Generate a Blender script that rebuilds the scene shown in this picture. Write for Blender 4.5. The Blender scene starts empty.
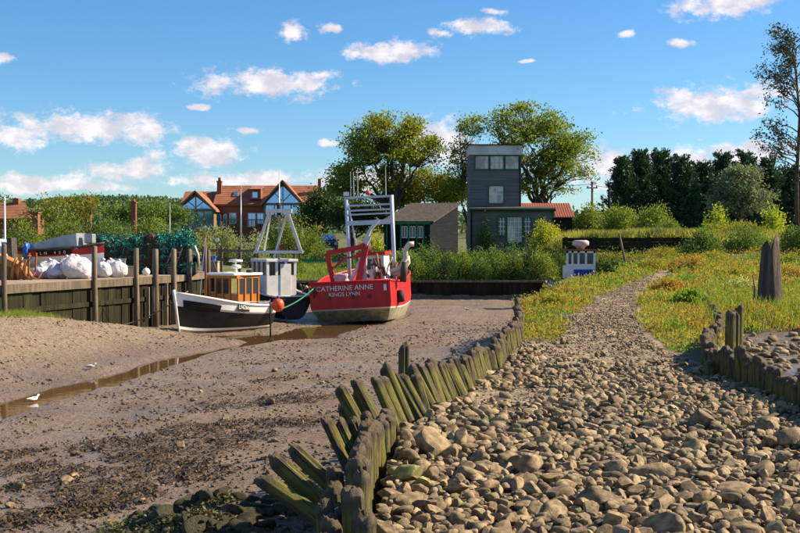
import bpy, bmesh, math, random
import numpy as np
from mathutils import Vector, Matrix
R = math.radians
rnd = random.Random(7)
rng = np.random.default_rng(11)
sc = bpy.context.scene
col = sc.collection

# ------------------------------------------------------------------ camera
H, F, HZ = 1.7, 1111.1, 245.0        # eye height, focal length in photo pixels, horizon row
cd = bpy.data.cameras.new('camera'); cam = bpy.data.objects.new('camera', cd); col.objects.link(cam)
cd.lens = 50; cd.sensor_width = 36; cd.clip_start = 0.1; cd.clip_end = 9000
cam.location = (0, 0, H); cam.rotation_euler = (R(90) - math.atan((266.5 - HZ) / F), 0, 0)
sc.camera = cam

# ------------------------------------------------------------------ light
SUN_AZ, SUN_EL = R(77), R(35)        # azimuth clockwise from the view direction (+Y)
sd = bpy.data.lights.new('sun', 'SUN'); sun = bpy.data.objects.new('sun', sd); col.objects.link(sun)
sd.energy = 5.0; sd.angle = R(0.53); sd.color = (1.0, 0.84, 0.60)
sdir = Vector((math.sin(SUN_AZ) * math.cos(SUN_EL), math.cos(SUN_AZ) * math.cos(SUN_EL), math.sin(SUN_EL)))
sun.rotation_euler = sdir.to_track_quat('Z', 'Y').to_euler(); sun.location = sdir * 60
sc.view_settings.view_transform = 'Standard'; sc.view_settings.look = 'None'
sc.view_settings.exposure = 1.0; sc.view_settings.gamma = 1

world = bpy.data.worlds.new('World'); sc.world = world; world.use_nodes = True
wt = world.node_tree; wt.nodes.clear()
class NT:
    """tiny node-graph helper"""
    def __init__(s, t): s.t = t
    def n(s, typ, **kw):
        nd = s.t.nodes.new(typ)
        for k, v in kw.items():
            if k.startswith('i_'):
                s.put(nd.inputs[int(k[2:])] if k[2:].isdigit() else nd.inputs[k[2:].replace('_', ' ')], v)
            else: setattr(nd, k, v)
        return nd
    def put(s, inp, v):
        if isinstance(v, bpy.types.Node): s.t.links.new(v.outputs[0], inp)
        elif isinstance(v, bpy.types.NodeSocket): s.t.links.new(v, inp)
        else: inp.default_value = v
    def m(s, op, a, b=0.0, c=None, clamp=False):
        nd = s.t.nodes.new('ShaderNodeMath'); nd.operation = op; nd.use_clamp = clamp
        s.put(nd.inputs[0], a); s.put(nd.inputs[1], b)
        if c is not None: s.put(nd.inputs[2], c)
        return nd
    def vm(s, op, a, b=(0, 0, 0)):
        nd = s.t.nodes.new('ShaderNodeVectorMath'); nd.operation = op
        s.put(nd.inputs[0], a); s.put(nd.inputs[1], b); return nd
    def ss(s, v, lo, hi, a=0.0, b=1.0):
        nd = s.t.nodes.new('ShaderNodeMapRange'); nd.interpolation_type = 'SMOOTHSTEP'
        s.put(nd.inputs[0], v); nd.inputs[1].default_value = lo; nd.inputs[2].default_value = hi
        nd.inputs[3].default_value = a; nd.inputs[4].default_value = b; return nd
    def mix(s, f, a, b, blend='MIX'):
        nd = s.t.nodes.new('ShaderNodeMix'); nd.data_type = 'RGBA'; nd.blend_type = blend
        s.put(nd.inputs[0], f)
        for i, v in ((6, a), (7, b)): s.put(nd.inputs[i], v if not isinstance(v, tuple) else (*v[:3], 1))
        return nd.outputs[2]
    def noise(s, vec, scale, detail=5, rough=0.55):
        nd = s.t.nodes.new('ShaderNodeTexNoise'); s.put(nd.inputs['Vector'], vec)
        nd.inputs['Scale'].default_value = scale; nd.inputs['Detail'].default_value = detail
        nd.inputs['Roughness'].default_value = rough; return nd
W = NT(wt)
sky = W.n('ShaderNodeTexSky', sky_type='NISHITA', sun_disc=False, sun_elevation=SUN_EL, sun_rotation=SUN_AZ,
          altitude=10, air_density=1.0, dust_density=0.35, ozone_density=2.6)
tint = W.mix(1.0, sky.outputs[0], (0.72, 0.90, 1.06), 'MULTIPLY')
tint = W.n('ShaderNodeHueSaturation', i_Saturation=1.14, i_Value=1.0, i_Color=tint)
bg_sky = W.n('ShaderNodeBackground', i_0=tint, i_1=0.073)
tc = W.n('ShaderNodeTexCoord'); sep = W.n('ShaderNodeSeparateXYZ', i_0=tc.outputs['Generated'])
az = W.m('ARCTAN2', sep.outputs[0], sep.outputs[1]); el = W.m('ARCSINE', sep.outputs[2])
ae = W.n('ShaderNodeCombineXYZ', i_0=az, i_1=el)
nz = W.noise(W.vm('MULTIPLY', ae, (1, 1.5, 1)), 38, 9, 0.70)
warp = W.vm('MULTIPLY', W.vm('SUBTRACT', W.noise(ae, 22, 4).outputs['Color'], (0.5, 0.5, 0.5)), (0.035, 0.012, 0))
aw = W.vm('ADD', ae, warp)
CL = [(262, 84, 62, 15), (312, 82, 30, 10), (292, 33, 17, 9), (392, 53, 42, 10), (330, 29, 12, 4), (478, 27, 30, 8), (497, 13, 14, 4), (440, 34, 18, 5),
      (726, 5, 48, 14), (674, 46, 12, 5), (624, 35, 10, 4), (712, 104, 60, 17), (765, 92, 26, 10), (88, 128, 84, 16), (20, 136, 34, 13),
      (205, 150, 42, 17), (132, 170, 40, 12), (3, 57, 11, 6), (40, 186, 90, 9), (235, 180, 70, 9), (440, 138, 30, 24), (452, 152, 30, 16),
      (330, 142, 14, 5), (610, 168, 44, 22), (680, 160, 70, 13), (745, 152, 50, 12), (520, 60, 10, 2), (195, 107, 10, 3), (250, 129, 12, 3), (360, 180, 60, 12)]
acc = None
for (px, py, w, h) in CL:
    a_ = math.atan((px - 400) / F); e_ = math.atan((HZ - py) / F * math.cos(a_))
    ln = W.vm('LENGTH', W.vm('MULTIPLY', W.vm('SUBTRACT', aw, (a_, e_, 0)), (F / (w * 1.25), F / (h * 1.25), 0))).outputs['Value']
    v = W.m('SUBTRACT', 1.0, ln); acc = v if acc is None else W.m('MAXIMUM', acc, v)
# the same fair-weather cumulus all round the horizon, outside the named ones
big = W.noise(W.vm('MULTIPLY', ae, (1, 2.2, 1)), 7, 3)
out = W.ss(W.m('ABSOLUTE', az), 0.40, 0.55)
hi = W.ss(el, 0.26, 0.36)
gen = W.m('MULTIPLY', W.m('MAXIMUM', out, hi), W.m('MULTIPLY', W.m('SUBTRACT', big, 0.56), 5.0))
acc = W.m('MAXIMUM', acc, W.m('SUBTRACT', gen, W.m('MULTIPLY', W.m('SUBTRACT', 1.0, W.m('MAXIMUM', out, hi)), 3)))
dens = W.m('ADD', acc, W.m('MULTIPLY', W.m('SUBTRACT', nz, 0.535), 2.9))
cov = W.m('MULTIPLY', W.ss(dens, -0.08, 0.62), W.ss(el, -0.01, 0.03))
body = W.ss(W.noise(W.vm('ADD', W.vm('MULTIPLY', ae, (1, 1.6, 1)), (0.01, 0.012, 0)), 44, 5), 0.36, 0.66)
ccol = W.mix(body, (0.60, 0.55, 0.60), (0.92, 0.83, 0.81))
bg_cl = W.n('ShaderNodeBackground', i_0=ccol, i_1=0.66)
mixs = W.n('ShaderNodeMixShader', i_0=W.m('MULTIPLY', cov, 0.84), i_1=bg_sky.outputs[0], i_2=bg_cl.outputs[0])
W.n('ShaderNodeOutputWorld', i_0=mixs.outputs[0])

# ------------------------------------------------------------------ numeric helpers
def _h(xi, yi, s):
    h = (xi * 374761393 + yi * 668265263 + s * 144269504) & 0xffffffff
    h = ((h ^ (h >> 13)) * 1274126177) & 0xffffffff
    return ((h ^ (h >> 16)) & 0xffff) / 65535.0
def vnoise(x, y, s=0):
    x = np.asarray(x, float); y = np.asarray(y, float)
    xi = np.floor(x).astype(np.int64); yi = np.floor(y).astype(np.int64)
    fx = x - xi; fy = y - yi; fx = fx * fx * (3 - 2 * fx); fy = fy * fy * (3 - 2 * fy)
    a = _h(xi, yi, s); b = _h(xi + 1, yi, s); c = _h(xi, yi + 1, s); d = _h(xi + 1, yi + 1, s)
    return (a + (b - a) * fx) * (1 - fy) + (c + (d - c) * fx) * fy
def fbm(x, y, s=0, o=4):
    t = 0; a = 0.5
    for i in range(o):
        t = t + a * vnoise(x, y, s + i * 17); x = np.asarray(x) * 2.03 + 3.1; y = np.asarray(y) * 2.03 + 1.7; a *= 0.5
    return t
def sstep(x, a, b):
    t = np.clip((x - a) / (b - a), 0, 1); return t * t * (3 - 2 * t)
def P(px, py, Y): return Vector(((px - 400) / F * Y, Y, H - (py - HZ) / F * Y))

# ------------------------------------------------------------------ the lie of the land
LY = [0, 6, 9.9, 10.3, 11.5, 12.3, 14.9, 15.7, 19.7, 23, 27, 31, 38, 45, 50, 56, 62, 70]
LX = [-0.3, -0.22, -0.05, 0.0, 0.36, 0.62, 1.22, 1.44, 2.1, 2.5, 2.9, 3.3, 5.2, 7.7, 9.7, 11.4, 13.5, 15.5]
QY = [0, 26, 34, 44, 52, 64.6]
QX = [-22, -14.6, -12.2, -9.3, -8.6, -8]
RY = [0, 11, 14.8, 16, 18, 20.5, 23, 26, 30]
RX = [4.1, 4.2, 4.2, 4.4, 5.0, 5.9, 6.6, 7.3, 8.3]
WY = [0, 9, 21.5, 26.7, 32.3, 35.5, 38.5, 42, 50, 66]       # the runnel's course
WX = [-11, -9.6, -7.76, -6.97, -6.1, -5.0, -3.6, -2.8, 0.0, 4]
Lx = lambda y: np.interp(y, LY, LX)
Qx = lambda y: np.interp(y, QY, QX)
Rx = lambda y: np.interp(y, RY, RX)
Wx = lambda y: np.interp(y, WY, WX)
WATER = -1.53
def z_mud(x, y):
    wx = Wx(y); lx = Lx(y)
    d = np.clip((lx - x) / np.maximum(lx - wx, 0.5), 0, 1.0)
    near = np.interp(y, [5, 12, 25, 40, 60], [-0.62, -0.66, -0.85, -1.15, -1.45])
    zr = near + (-1.47 - near) * np.clip(d * 1.15, 0, 1) ** 0.75
    e = np.clip(wx - x, 0, 30)
    hb = np.interp(y, [15, 24, 31, 34, 37, 40], [0.75, 0.95, 1.2, 1.05, 0.5, 0.0])
    zl = -1.47 + hb * sstep(e, 0.5, 6.0) + 0.02 * np.clip(e - 5, 0, 6)
    z = np.where(x < wx, zl, zr)
    g = fbm(x * 0.55, y * 0.55, 3, 3) - 0.45; z = z + 0.16 * g
    z = z + 0.085 * (fbm(x * 2.6, y * 2.2, 5, 4) - 0.47) + 0.055 * (np.abs(fbm(x * 7, y * 5, 9, 3) - 0.45))
    wid = np.interp(y, [9, 20, 27, 32, 34.5, 36, 38, 44, 47, 52], [0.5, 0.42, 0.34, 0.26, 0.10, 0.3, 1.0, 1.3, 0.4, 0.0]) * (0.75 + 0.6 * fbm(y * 0.8, y * 0 + 2.5, 41, 3))
    ww = np.abs(x - wx + 0.25 * (vnoise(y * 0.7, y * 0, 8) - 0.5))
    z = z - 0.22 * (1 - sstep(ww, wid * 0.4, wid * 1.1 + 0.35)) * (wid > 0.02)
    z = z - 0.13 * (1 - sstep(((x + 4.8) / 2.9) ** 2 + ((y - 38.6) / 1.6) ** 2, 0.5, 1.2))
    # algae-covered hump in the near corner
    z = z + 0.26 * np.exp(-(((x + 1.75) / 0.75) ** 2 + ((y - 9.9) / 0.7) ** 2)) * (0.6 + 0.8 * fbm(x * 4, y * 4, 77, 3))
    return z
def z_right(x, y):
    z = np.interp(y, [0, 20, 30, 40, 60, 66], [0, 0, 0.06, 0.22, 0.72, 0.85])
    s = sstep(x, 17, 22)
    far = np.interp(y, [60, 69.6, 70.1, 90, 200], [0.0, 0.2, 1.35, 1.6, 3.0]) * (1 - s) + np.interp(y, [60, 76, 90, 200], [0, 1.35, 1.6, 3.0]) * s
    z = z + far * (y > 60)
    z = z + 0.11 * (fbm(x * 0.8, y * 0.8, 21, 3) - 0.45) * np.clip((y - 14) / 8, 0.25, 1.6)
    z = z - 0.16 * (1 - sstep(x - Lx(y), 0.0, 0.8)) * (y > 21)
    pool = sstep(x - Rx(y), 0.03, 0.18) * (1 - sstep(y, 23.0, 26.5))
    z = z * (1 - pool) + pool * (-0.42 + 0.10 * (fbm(x * 1.3, y * 1.3, 31, 4) - 0.45) + np.clip(x - 9, 0, 4) * 0.06)
    return z + 0.05 * (fbm(x * 3, y * 3, 23, 3) - 0.45)
def z_village(x, y):
    z = np.interp(y, [64, 65.2, 69, 80, 95, 110, 137, 160, 220], [-0.55, -0.5, -0.1, 0.3, 0.55, 0.9, 2.2, 2.6, 4])
    s = 1 - sstep(x, -12, -6.5)
    return np.where((y < 64.8) & (x < -7.5), 0.36, np.where(s > 0.01, np.maximum(z, -0.55 + 0.91 * s), z)) + 0.05 * (fbm(x * 0.7, y * 0.7, 61, 3) - 0.45) * (y > 66)
def zone(x, y):
    """0 mud, 1 right land, 2 village"""
    zn = np.zeros(np.shape(x), int)
    zn = np.where(x > Lx(y), 1, zn)
    zn = np.where((x < Qx(y) - 0.25) & (y < 64.8), 2, zn)
    zn = np.where((y > 64.8) & (x < 10.4), 2, np.where(y > 64.8, 1, zn))
    return zn
def ground(x, y):
    x = np.asarray(x, float); y = np.asarray(y, float); zn = zone(x, y)
    zb = z_right(x, y) * sstep(x, 9, 12) + z_village(x, y) * (1 - sstep(x, 9, 12))
    return np.where(zn == 0, z_mud(x, y), np.where(y > 64.8, zb, np.where(zn == 1, z_right(x, y), z_village(x, y))))
PLY = [0, 19.2, 19.9, 25, 34, 45, 60]; PLX = [-2.0, -2.0, 2.9, 3.75, 6.05, 9.9, 15]
PRY = [0, 16, 18, 21, 25, 34, 45, 60]; PRX = [4.3, 4.35, 4.3, 4.65, 5.4, 7.3, 10.8, 15.2]
def on_path(x, y):
    wob = 0.7 * (fbm(x * 1.1, y * 1.1, 71, 3) - 0.45) * np.clip((y - 15) / 6, 0, 1)
    return (x > np.interp(y, PLY, PLX) + wob) & (x < np.interp(y, PRY, PRX) + wob) & (x > Lx(y)) & (y < 52)

# ------------------------------------------------------------------ materials
MATS = {}
def base(name):
    m = bpy.data.materials.new(name); m.use_nodes = True; m.node_tree.nodes.clear(); t = NT(m.node_tree); MATS[name] = m
    b = t.n('ShaderNodeBsdfPrincipled'); o = t.n('ShaderNodeOutputMaterial', i_0=b.outputs[0]); return m, t, b, o
def M(name, c1, c2=None, scale=4, rough=0.8, bump=0.0, bscale=30, metal=0.0, stretch=(1, 1, 1), rv=0.0, c3=None, s3=12, t3=0.6, spec=0.4, lo=0.35, hi=0.65, dist=0.02):
    m, t, b, o = base(name); c2 = c2 or tuple(c * 0.75 for c in c1)
    tc = t.n('ShaderNodeTexCoord'); oi = t.n('ShaderNodeObjectInfo')
    off = t.vm('MULTIPLY', t.n('ShaderNodeCombineXYZ', i_0=oi.outputs['Random'], i_1=oi.outputs['Random'], i_2=oi.outputs['Random']), (17, 31, 23))
    v = t.vm('ADD', t.vm('MULTIPLY', tc.outputs['Object'], stretch), off)
    c = t.mix(t.ss(t.noise(v, scale), lo, hi), c1, c2)
    if c3: c = t.mix(t.ss(t.noise(v, s3, 6, 0.65), t3, t3 + 0.12), c, c3)
    if rv:
        k = t.m('ADD', 1 - rv, t.m('MULTIPLY', oi.outputs['Random'], 2 * rv))
        c = t.vm('MULTIPLY', c, t.n('ShaderNodeCombineXYZ', i_0=k, i_1=k, i_2=k)).outputs[0]
    t.put(b.inputs['Base Color'], c); b.inputs['Metallic'].default_value = metal
    b.inputs['Specular IOR Level'].default_value = spec
    t.put(b.inputs['Roughness'], t.ss(t.noise(v, scale * 2.3), 0.3, 0.7, rough * 0.85, min(1, rough * 1.12)))
    if bump:
        bp = t.n('ShaderNodeBump', i_0=bump, i_1=dist); t.put(bp.inputs['Height'], t.noise(v, bscale, 6)); t.put(b.inputs['Normal'], bp)
    return m
def leafmat(name, c1, c2, c3, tr=0.35, rough=0.55):
    k_ = 2.9 if name == 'leaf_conifer' else 1.9; c1, c2, c3 = [tuple(min(.5, v * k_ * w_) for v, w_ in zip(c, (.90, 1.06, 1.1))) for c in (c1, c2, c3)]
    m, t, b, o = base(name)
    g = t.n('ShaderNodeNewGeometry'); r = g.outputs['Random Per Island']
    pn = t.ss(t.noise(g.outputs['Position'], 0.55, 3), 0.35, 0.65)
    c = t.mix(r, c1, c2); c = t.mix(t.m('MULTIPLY', pn, 0.7), c, c3)
    t.put(b.inputs['Base Color'], c); b.inputs['Roughness'].default_value = rough; b.inputs['Specular IOR Level'].default_value = 0.25
    tl = t.n('ShaderNodeBsdfTranslucent'); t.put(tl.inputs[0], t.mix(1.0, c, (1.25, 1.15, 0.6), 'MULTIPLY'))
    mx = t.n('ShaderNodeMixShader', i_0=min(.55, tr * 1.35), i_1=b.outputs[0], i_2=tl.outputs[0]); t.put(o.inputs[0], mx)
    return m

# ground materials -------------------------------------------------
m, t, b, o = base('mud'); g = t.n('ShaderNodeNewGeometry'); p = g.outputs['Position']
sp = t.n('ShaderNodeSeparateXYZ', i_0=p)
n1 = t.noise(p, 0.6, 5); n2 = t.noise(p, 7, 6, 0.65); n3 = t.noise(p, 30, 5, 0.7)
c = t.mix(t.ss(n1, 0.35, 0.65), (0.235, 0.163, 0.112), (0.320, 0.228, 0.160))
c = t.mix(t.ss(n2, 0.50, 0.72), c, (0.12, 0.09, 0.072))
sunlit = t.ss(sp.outputs[2], -1.42, -0.95)
bank = t.m('MULTIPLY', sunlit, t.ss(sp.outputs[0], -4.2, -6.0))
c = t.mix(t.m('MULTIPLY', bank, 0.85), c, t.mix(t.ss(n2, 0.42, 0.66), (0.44, 0.33, 0.21), (0.24, 0.18, 0.12)))  # sunlit look of the left bank painted into the mud as lighter tan
alg = t.m('MULTIPLY', t.ss(n1, 0.5, 0.62), t.m('MULTIPLY', t.ss(sp.outputs[1], 11.5, 8.5), t.ss(sp.outputs[0], -3.2, -1.6)))
c = t.mix(t.m('MULTIPLY', alg, 0.8), c, (0.09, 0.105, 0.025))
t.put(b.inputs['Base Color'], c)
wet = t.ss(t.noise(t.vm('MULTIPLY', p, (0.35, 0.5, 1)), 1.0, 5, 0.6), 0.46, 0.56)
wet = t.m('MULTIPLY', wet, t.m('SUBTRACT', 1.0, t.m('MULTIPLY', bank, 0.85)))
low = t.ss(sp.outputs[2], WATER + 0.12, WATER + 0.03)
t.put(b.inputs['Roughness'], t.m('SUBTRACT', t.m('ADD', 0.62, t.m('MULTIPLY', n3, 0.25)), t.m('MULTIPLY', t.m('MAXIMUM', wet, low), 0.42)))
b.inputs['Specular IOR Level'].default_value = 0.42
hgt = t.m('ADD', t.m('MULTIPLY', n2, 0.9), t.m('ADD', t.m('MULTIPLY', n3, 0.35), t.m('MULTIPLY', t.noise(p, 2.2, 4), 0.5)))
bp = t.n('ShaderNodeBump', i_0=1.0, i_1=0.22); t.put(bp.inputs['Height'], hgt); t.put(b.inputs['Normal'], bp)

M('gap_shade_soil', (0.13, 0.095, 0.06), (0.08, 0.058, 0.04), 1.6, 0.85, 0.9, 22, dist=0.05)  # path soil with the shade between cobbles painted in as a darker tone
M('path_soil', (0.40, 0.30, 0.20), (0.22, 0.165, 0.11), 1.6, 0.9, 0.9, 22, c3=(0.10, 0.075, 0.05), s3=9, t3=0.48, dist=0.05)
M('marsh_soil', (0.10, 0.085, 0.035), (0.15, 0.105, 0.05), 1.5, 0.95, 0.6, 20, c3=(0.07, 0.085, 0.02), s3=4, t3=0.5)
M('turf', (0.075, 0.10, 0.025), (0.13, 0.125, 0.04), 0.4, 0.95, 0.5, 8)
M('pool_mud', (0.20, 0.15, 0.11), (0.12, 0.09, 0.065), 3, 0.34, 0.8, 12, dist=0.06, spec=0.6)
M('stone', (0.320, 0.225, 0.116), (0.140, 0.096, 0.052), 2.2, 0.82, 0.35, 14, rv=0.28, c3=(0.20, 0.185, 0.07), s3=2.6, t3=0.60, dist=0.03)
m, t, b, o = base('stone_mass'); g = t.n('ShaderNodeNewGeometry'); r = g.outputs['Random Per Island']; p = g.outputs['Position']
c = t.mix(r, (0.078, 0.054, 0.031), (0.39, 0.28, 0.148)); c = t.mix(t.ss(t.noise(p, 9, 4), 0.56, 0.68), c, (0.20, 0.19, 0.06))
c = t.mix(t.m('MULTIPLY', t.ss(t.noise(p, 40, 4), 0.5, 0.7), 0.5), c, (0.13, 0.10, 0.075))
t.put(b.inputs['Base Color'], c); b.inputs['Roughness'].default_value = 0.82
bp = t.n('ShaderNodeBump', i_0=0.5, i_1=0.02); t.put(bp.inputs['Height'], t.noise(p, 45, 4)); t.put(b.inputs['Normal'], bp)
M('mossy_stone', (0.055, 0.058, 0.020), (0.10, 0.088, 0.034), 4, 0.85, 0.9, 14, c3=(0.11, 0.085, 0.06), s3=3, t3=0.50, dist=0.06)
M('lime_moss_stone', (0.36, 0.35, 0.10), (0.25, 0.22, 0.10), 3, 0.8, 0.5, 14, c3=(0.3, 0.24, 0.16), s3=3, t3=0.6)
M('seaweed', (0.085, 0.055, 0.025), (0.14, 0.09, 0.04), 5, 0.45, rv=0.3)
m, t, b, o = base('pile_wood'); tc = t.n('ShaderNodeTexCoord'); oi = t.n('ShaderNodeObjectInfo'); ob = tc.outputs['Object']
sp = t.n('ShaderNodeSeparateXYZ', i_0=ob); k = oi.outputs['Random']
off = t.n('ShaderNodeCombineXYZ', i_0=t.m('MULTIPLY', k, 53), i_1=t.m('MULTIPLY', k, 91), i_2=k)
v = t.vm('ADD', t.vm('MULTIPLY', ob, (1.4, 1.4, 1.6)), off); vg = t.vm('ADD', t.vm('MULTIPLY', ob, (5, 5, 1.2)), off)
c = t.mix(t.ss(t.noise(vg, 1.6, 5), 0.35, 0.65), (0.135, 0.095, 0.058), (0.055, 0.040, 0.028))
mo = t.m('MULTIPLY', t.ss(t.noise(v, 1.3, 5, 0.65), 0.40, 0.56), t.ss(sp.outputs[2], 0.965, 0.86))
c = t.mix(mo, c, t.mix(t.noise(v, 6, 4), (0.11, 0.11, 0.016), (0.34, 0.30, 0.045)))
c = t.mix(t.m('MULTIPLY', t.ss(sp.outputs[2], 0.94, 0.99), 0.85), c, t.mix(t.noise(v, 5, 5), (0.13, 0.09, 0.055), (0.30, 0.215, 0.135)))
t.put(b.inputs['Base Color'], c); b.inputs['Roughness'].default_value = 0.85
bp = t.n('ShaderNodeBump', i_0=0.9, i_1=0.05); t.put(bp.inputs['Height'], t.m('ADD', t.noise(vg, 3.0, 5), t.m('MULTIPLY', t.noise(v, 9, 5), 0.5))); t.put(b.inputs['Normal'], bp)

# built things
M('old_wood', (0.20, 0.150, 0.10), (0.105, 0.078, 0.052), 2, 0.85, 0.5, 12, stretch=(4, 4, 0.6), rv=0.2)
M('wet_wood', (0.016, 0.014, 0.009), (0.030, 0.024, 0.015), 1.5, 0.8, 0.5, 10, stretch=(3, 3, 0.4), rv=0.3, c3=(0.030, 0.036, 0.012), s3=2, t3=0.5, spec=0.1)
M('deck_wood', (0.38, 0.29, 0.20), (0.24, 0.18, 0.125), 1.5, 0.85, 0.4, 10, rv=0.2)
M('stump_wood', (0.15, 0.11, 0.085), (0.06, 0.04, 0.03), 1.6, 0.9, 1.0, 6, stretch=(5, 5, 0.5), c3=(0.09, 0.10, 0.03), s3=1.2, t3=0.56, dist=0.08)
M('white_paint', (0.72, 0.72, 0.70), (0.62, 0.61, 0.58), 3, 0.45, c3=(0.38, 0.30, 0.22), s3=5, t3=0.66)
M('clean_white', (0.80, 0.79, 0.77), (0.74, 0.73, 0.71), 2, 0.4)
M('cream_paint', (0.40, 0.37, 0.23), (0.23, 0.22, 0.15), 1.5, 0.75, stretch=(2.5, 2.5, .5), c3=(0.17, 0.16, 0.11), s3=3, t3=0.55)
M('red_paint', (0.52, 0.014, 0.018), (0.40, 0.014, 0.016), 1.6, 0.42, stretch=(2.5, 2.5, .45), c3=(0.24, 0.045, 0.025), s3=4, t3=0.60)
M('black_paint', (0.008, 0.008, 0.009), (0.014, 0.014, 0.014), 2, 0.5, spec=0.2)
M('grey_hull', (0.018, 0.018, 0.019), (0.032, 0.031, 0.030), 1.5, 0.7, spec=0.2, c3=(0.10, 0.07, 0.05), s3=3, t3=0.62)
M('blue_paint', (0.012, 0.035, 0.36), (0.015, 0.05, 0.28), 2, 0.5, c3=(0.3, 0.32, 0.38), s3=5, t3=0.68)
M('varnish', (0.46, 0.17, 0.030), (0.34, 0.11, 0.018), 3, 0.28, stretch=(5, 5, 0.7))
M('brown_varnish', (0.20, 0.075, 0.028), (0.14, 0.05, 0.02), 3, 0.4)
M('orange_wood', (0.44, 0.20, 0.045), (0.32, 0.13, 0.03), 2, 0.6, c3=(0.17, 0.07, 0.03), s3=3, t3=0.6)
M('rust', (0.26, 0.085, 0.03), (0.15, 0.05, 0.025), 4, 0.85, 0.3, 20)
M('grey_metal', (0.40, 0.41, 0.43), (0.30, 0.31, 0.33), 2, 0.4, metal=0.4)
M('pale_blue_metal', (0.55, 0.60, 0.70), (0.46, 0.50, 0.58), 2, 0.45, c3=(0.32, 0.20, 0.12), s3=5, t3=0.68)
M('dark_gear', (0.035, 0.032, 0.03), (0.09, 0.06, 0.045), 6, 0.7)
M('rubber', (0.02, 0.02, 0.02), (0.03, 0.03, 0.03), 4, 0.8)
M('fender_orange', (0.75, 0.10, 0.035), (0.62, 0.07, 0.03), 3, 0.4)
M('pipe_cream', (0.66, 0.60, 0.47), (0.55, 0.49, 0.38), 3, 0.5)
M('sack', (0.64, 0.62, 0.63), (0.50, 0.48, 0.51), 5, 0.6, 0.8, 6, c3=(0.45, 0.36, 0.28), s3=3, t3=0.60, dist=0.1)
M('sack_blue', (0.50, 0.54, 0.66), (0.60, 0.58, 0.59), 5, 0.6, 0.8, 6, c3=(0.50, 0.38, 0.28), s3=2.5, t3=0.52, dist=0.1)
M('net_teal', (0.015, 0.36, 0.24), (0.015, 0.24, 0.17), 3, 0.7)
M('net_brown', (0.085, 0.06, 0.04), (0.13, 0.09, 0.055), 3, 0.9)
M('net_core', (0.022, 0.028, 0.022), (0.045, 0.038, 0.026), 2, 0.95, 0.8, 6)
M('rope_red', (0.34, 0.16, 0.13), None, 5, 0.9)
M('rope_green', (0.03, 0.24, 0.16), None, 5, 0.9)
M('brick', (0.27, 0.105, 0.06), (0.20, 0.08, 0.05), 6, 0.9)
M('chimney_brick', (0.30, 0.10, 0.055), (0.2, 0.07, 0.045), 5, 0.9)
M('oak', (0.22, 0.16, 0.10), (0.15, 0.11, 0.07), 3, 0.8)
M('tar_board', (0.010, 0.013, 0.018), (0.019, 0.021, 0.024), 2, 0.9, 0.2, 6, spec=0.08, stretch=(0.3, 0.3, 6))
M('tower_board', (0.165, 0.162, 0.160), (0.105, 0.105, 0.108), 0.8, 0.8, stretch=(0.4, 0.4, 8), lo=0.3, hi=0.7)
M('front_board', (0.14, 0.145, 0.12), (0.09, 0.096, 0.08), 0.8, 0.8, stretch=(0.4, 0.4, 8), lo=0.3, hi=0.7)
M('green_trim', (0.008, 0.12, 0.05), (0.012, 0.09, 0.04), 2, 0.5)
M('rusty_white', (0.68, 0.63, 0.58), (0.52, 0.46, 0.42), 0.7, 0.7, c3=(0.33, 0.15, 0.08), s3=1.6, t3=0.58)
M('red_tin', (0.36, 0.10, 0.055), (0.26, 0.085, 0.055), 1.0, 0.75, c3=(0.36, 0.22, 0.16), s3=2, t3=0.6)
M('shed_roof', (0.10, 0.085, 0.072), (0.06, 0.052, 0.048), 1.5, 0.95, spec=0.1, stretch=(3, 3, 0.5), c3=(0.22, 0.18, 0.14), s3=3, t3=0.6)
M('concrete', (0.32, 0.29, 0.25), (0.22, 0.20, 0.17), 2, 0.9)
M('hill_ground', (0.05, 0.075, 0.025), (0.08, 0.10, 0.035), 0.02, 1.0)
M('net_green_fence', (0.01, 0.23, 0.11), None, 5, 0.7)
M('pink_plastic', (0.65, 0.42, 0.44), None, 5, 0.5)
M('blue_plastic', (0.02, 0.12, 0.5), None, 5, 0.5)
M('yellow_plastic', (0.6, 0.42, 0.03), None, 5, 0.5)
M('gull_white', (0.75, 0.75, 0.74), (0.68, 0.68, 0.68), 5, 0.7)
M('gull_grey', (0.36, 0.38, 0.42), None, 5, 0.7)
M('car_paint', (0.10, 0.14, 0.20), (0.09, 0.12, 0.17), 1, 0.25, metal=0.5)
M('bark', (0.085, 0.065, 0.045), (0.05, 0.04, 0.03), 3, 0.95, 0.5, 10)
M('red_bark', (0.13, 0.075, 0.045), (0.07, 0.045, 0.03), 3, 0.95)
def roofmat(name, c1, c2, dx):
    m, t, b, o = base(name); tc = t.n('ShaderNodeTexCoord'); ob = tc.outputs['Object']
    wv = t.n('ShaderNodeTexWave', wave_type='BANDS', bands_direction='Z', i_Scale=1.2, i_Distortion=0.6); t.put(wv.inputs['Vector'], ob)
    c = t.mix(t.ss(t.noise(ob, 1.2, 6, 0.65), 0.35, 0.65), c1, c2); c = t.mix(t.m('MULTIPLY', t.ss(wv.outputs[1], 0.2, 0.9), 0.25), c, tuple(k * .6 for k in c1))
    t.put(b.inputs['Base Color'], c); b.inputs['Roughness'].default_value = 0.85
    bp = t.n('ShaderNodeBump', i_0=0.6, i_1=0.06); t.put(bp.inputs['Height'], wv.outputs[1]); t.put(b.inputs['Normal'], bp)
roofmat('pantile', (0.36, 0.125, 0.058), (0.25, 0.085, 0.045), 1)
m, t, b, o = base('window_glass'); b.inputs['Base Color'].default_value = (0.26, 0.44, 0.80, 1); b.inputs['Metallic'].default_value = 0.8; b.inputs['Roughness'].default_value = 0.06
m, t, b, o = base('dark_glass'); b.inputs['Base Color'].default_value = (0.05, 0.06, 0.07, 1); b.inputs['Metallic'].default_value = 0.25; b.inputs['Roughness'].default_value = 0.08
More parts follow.
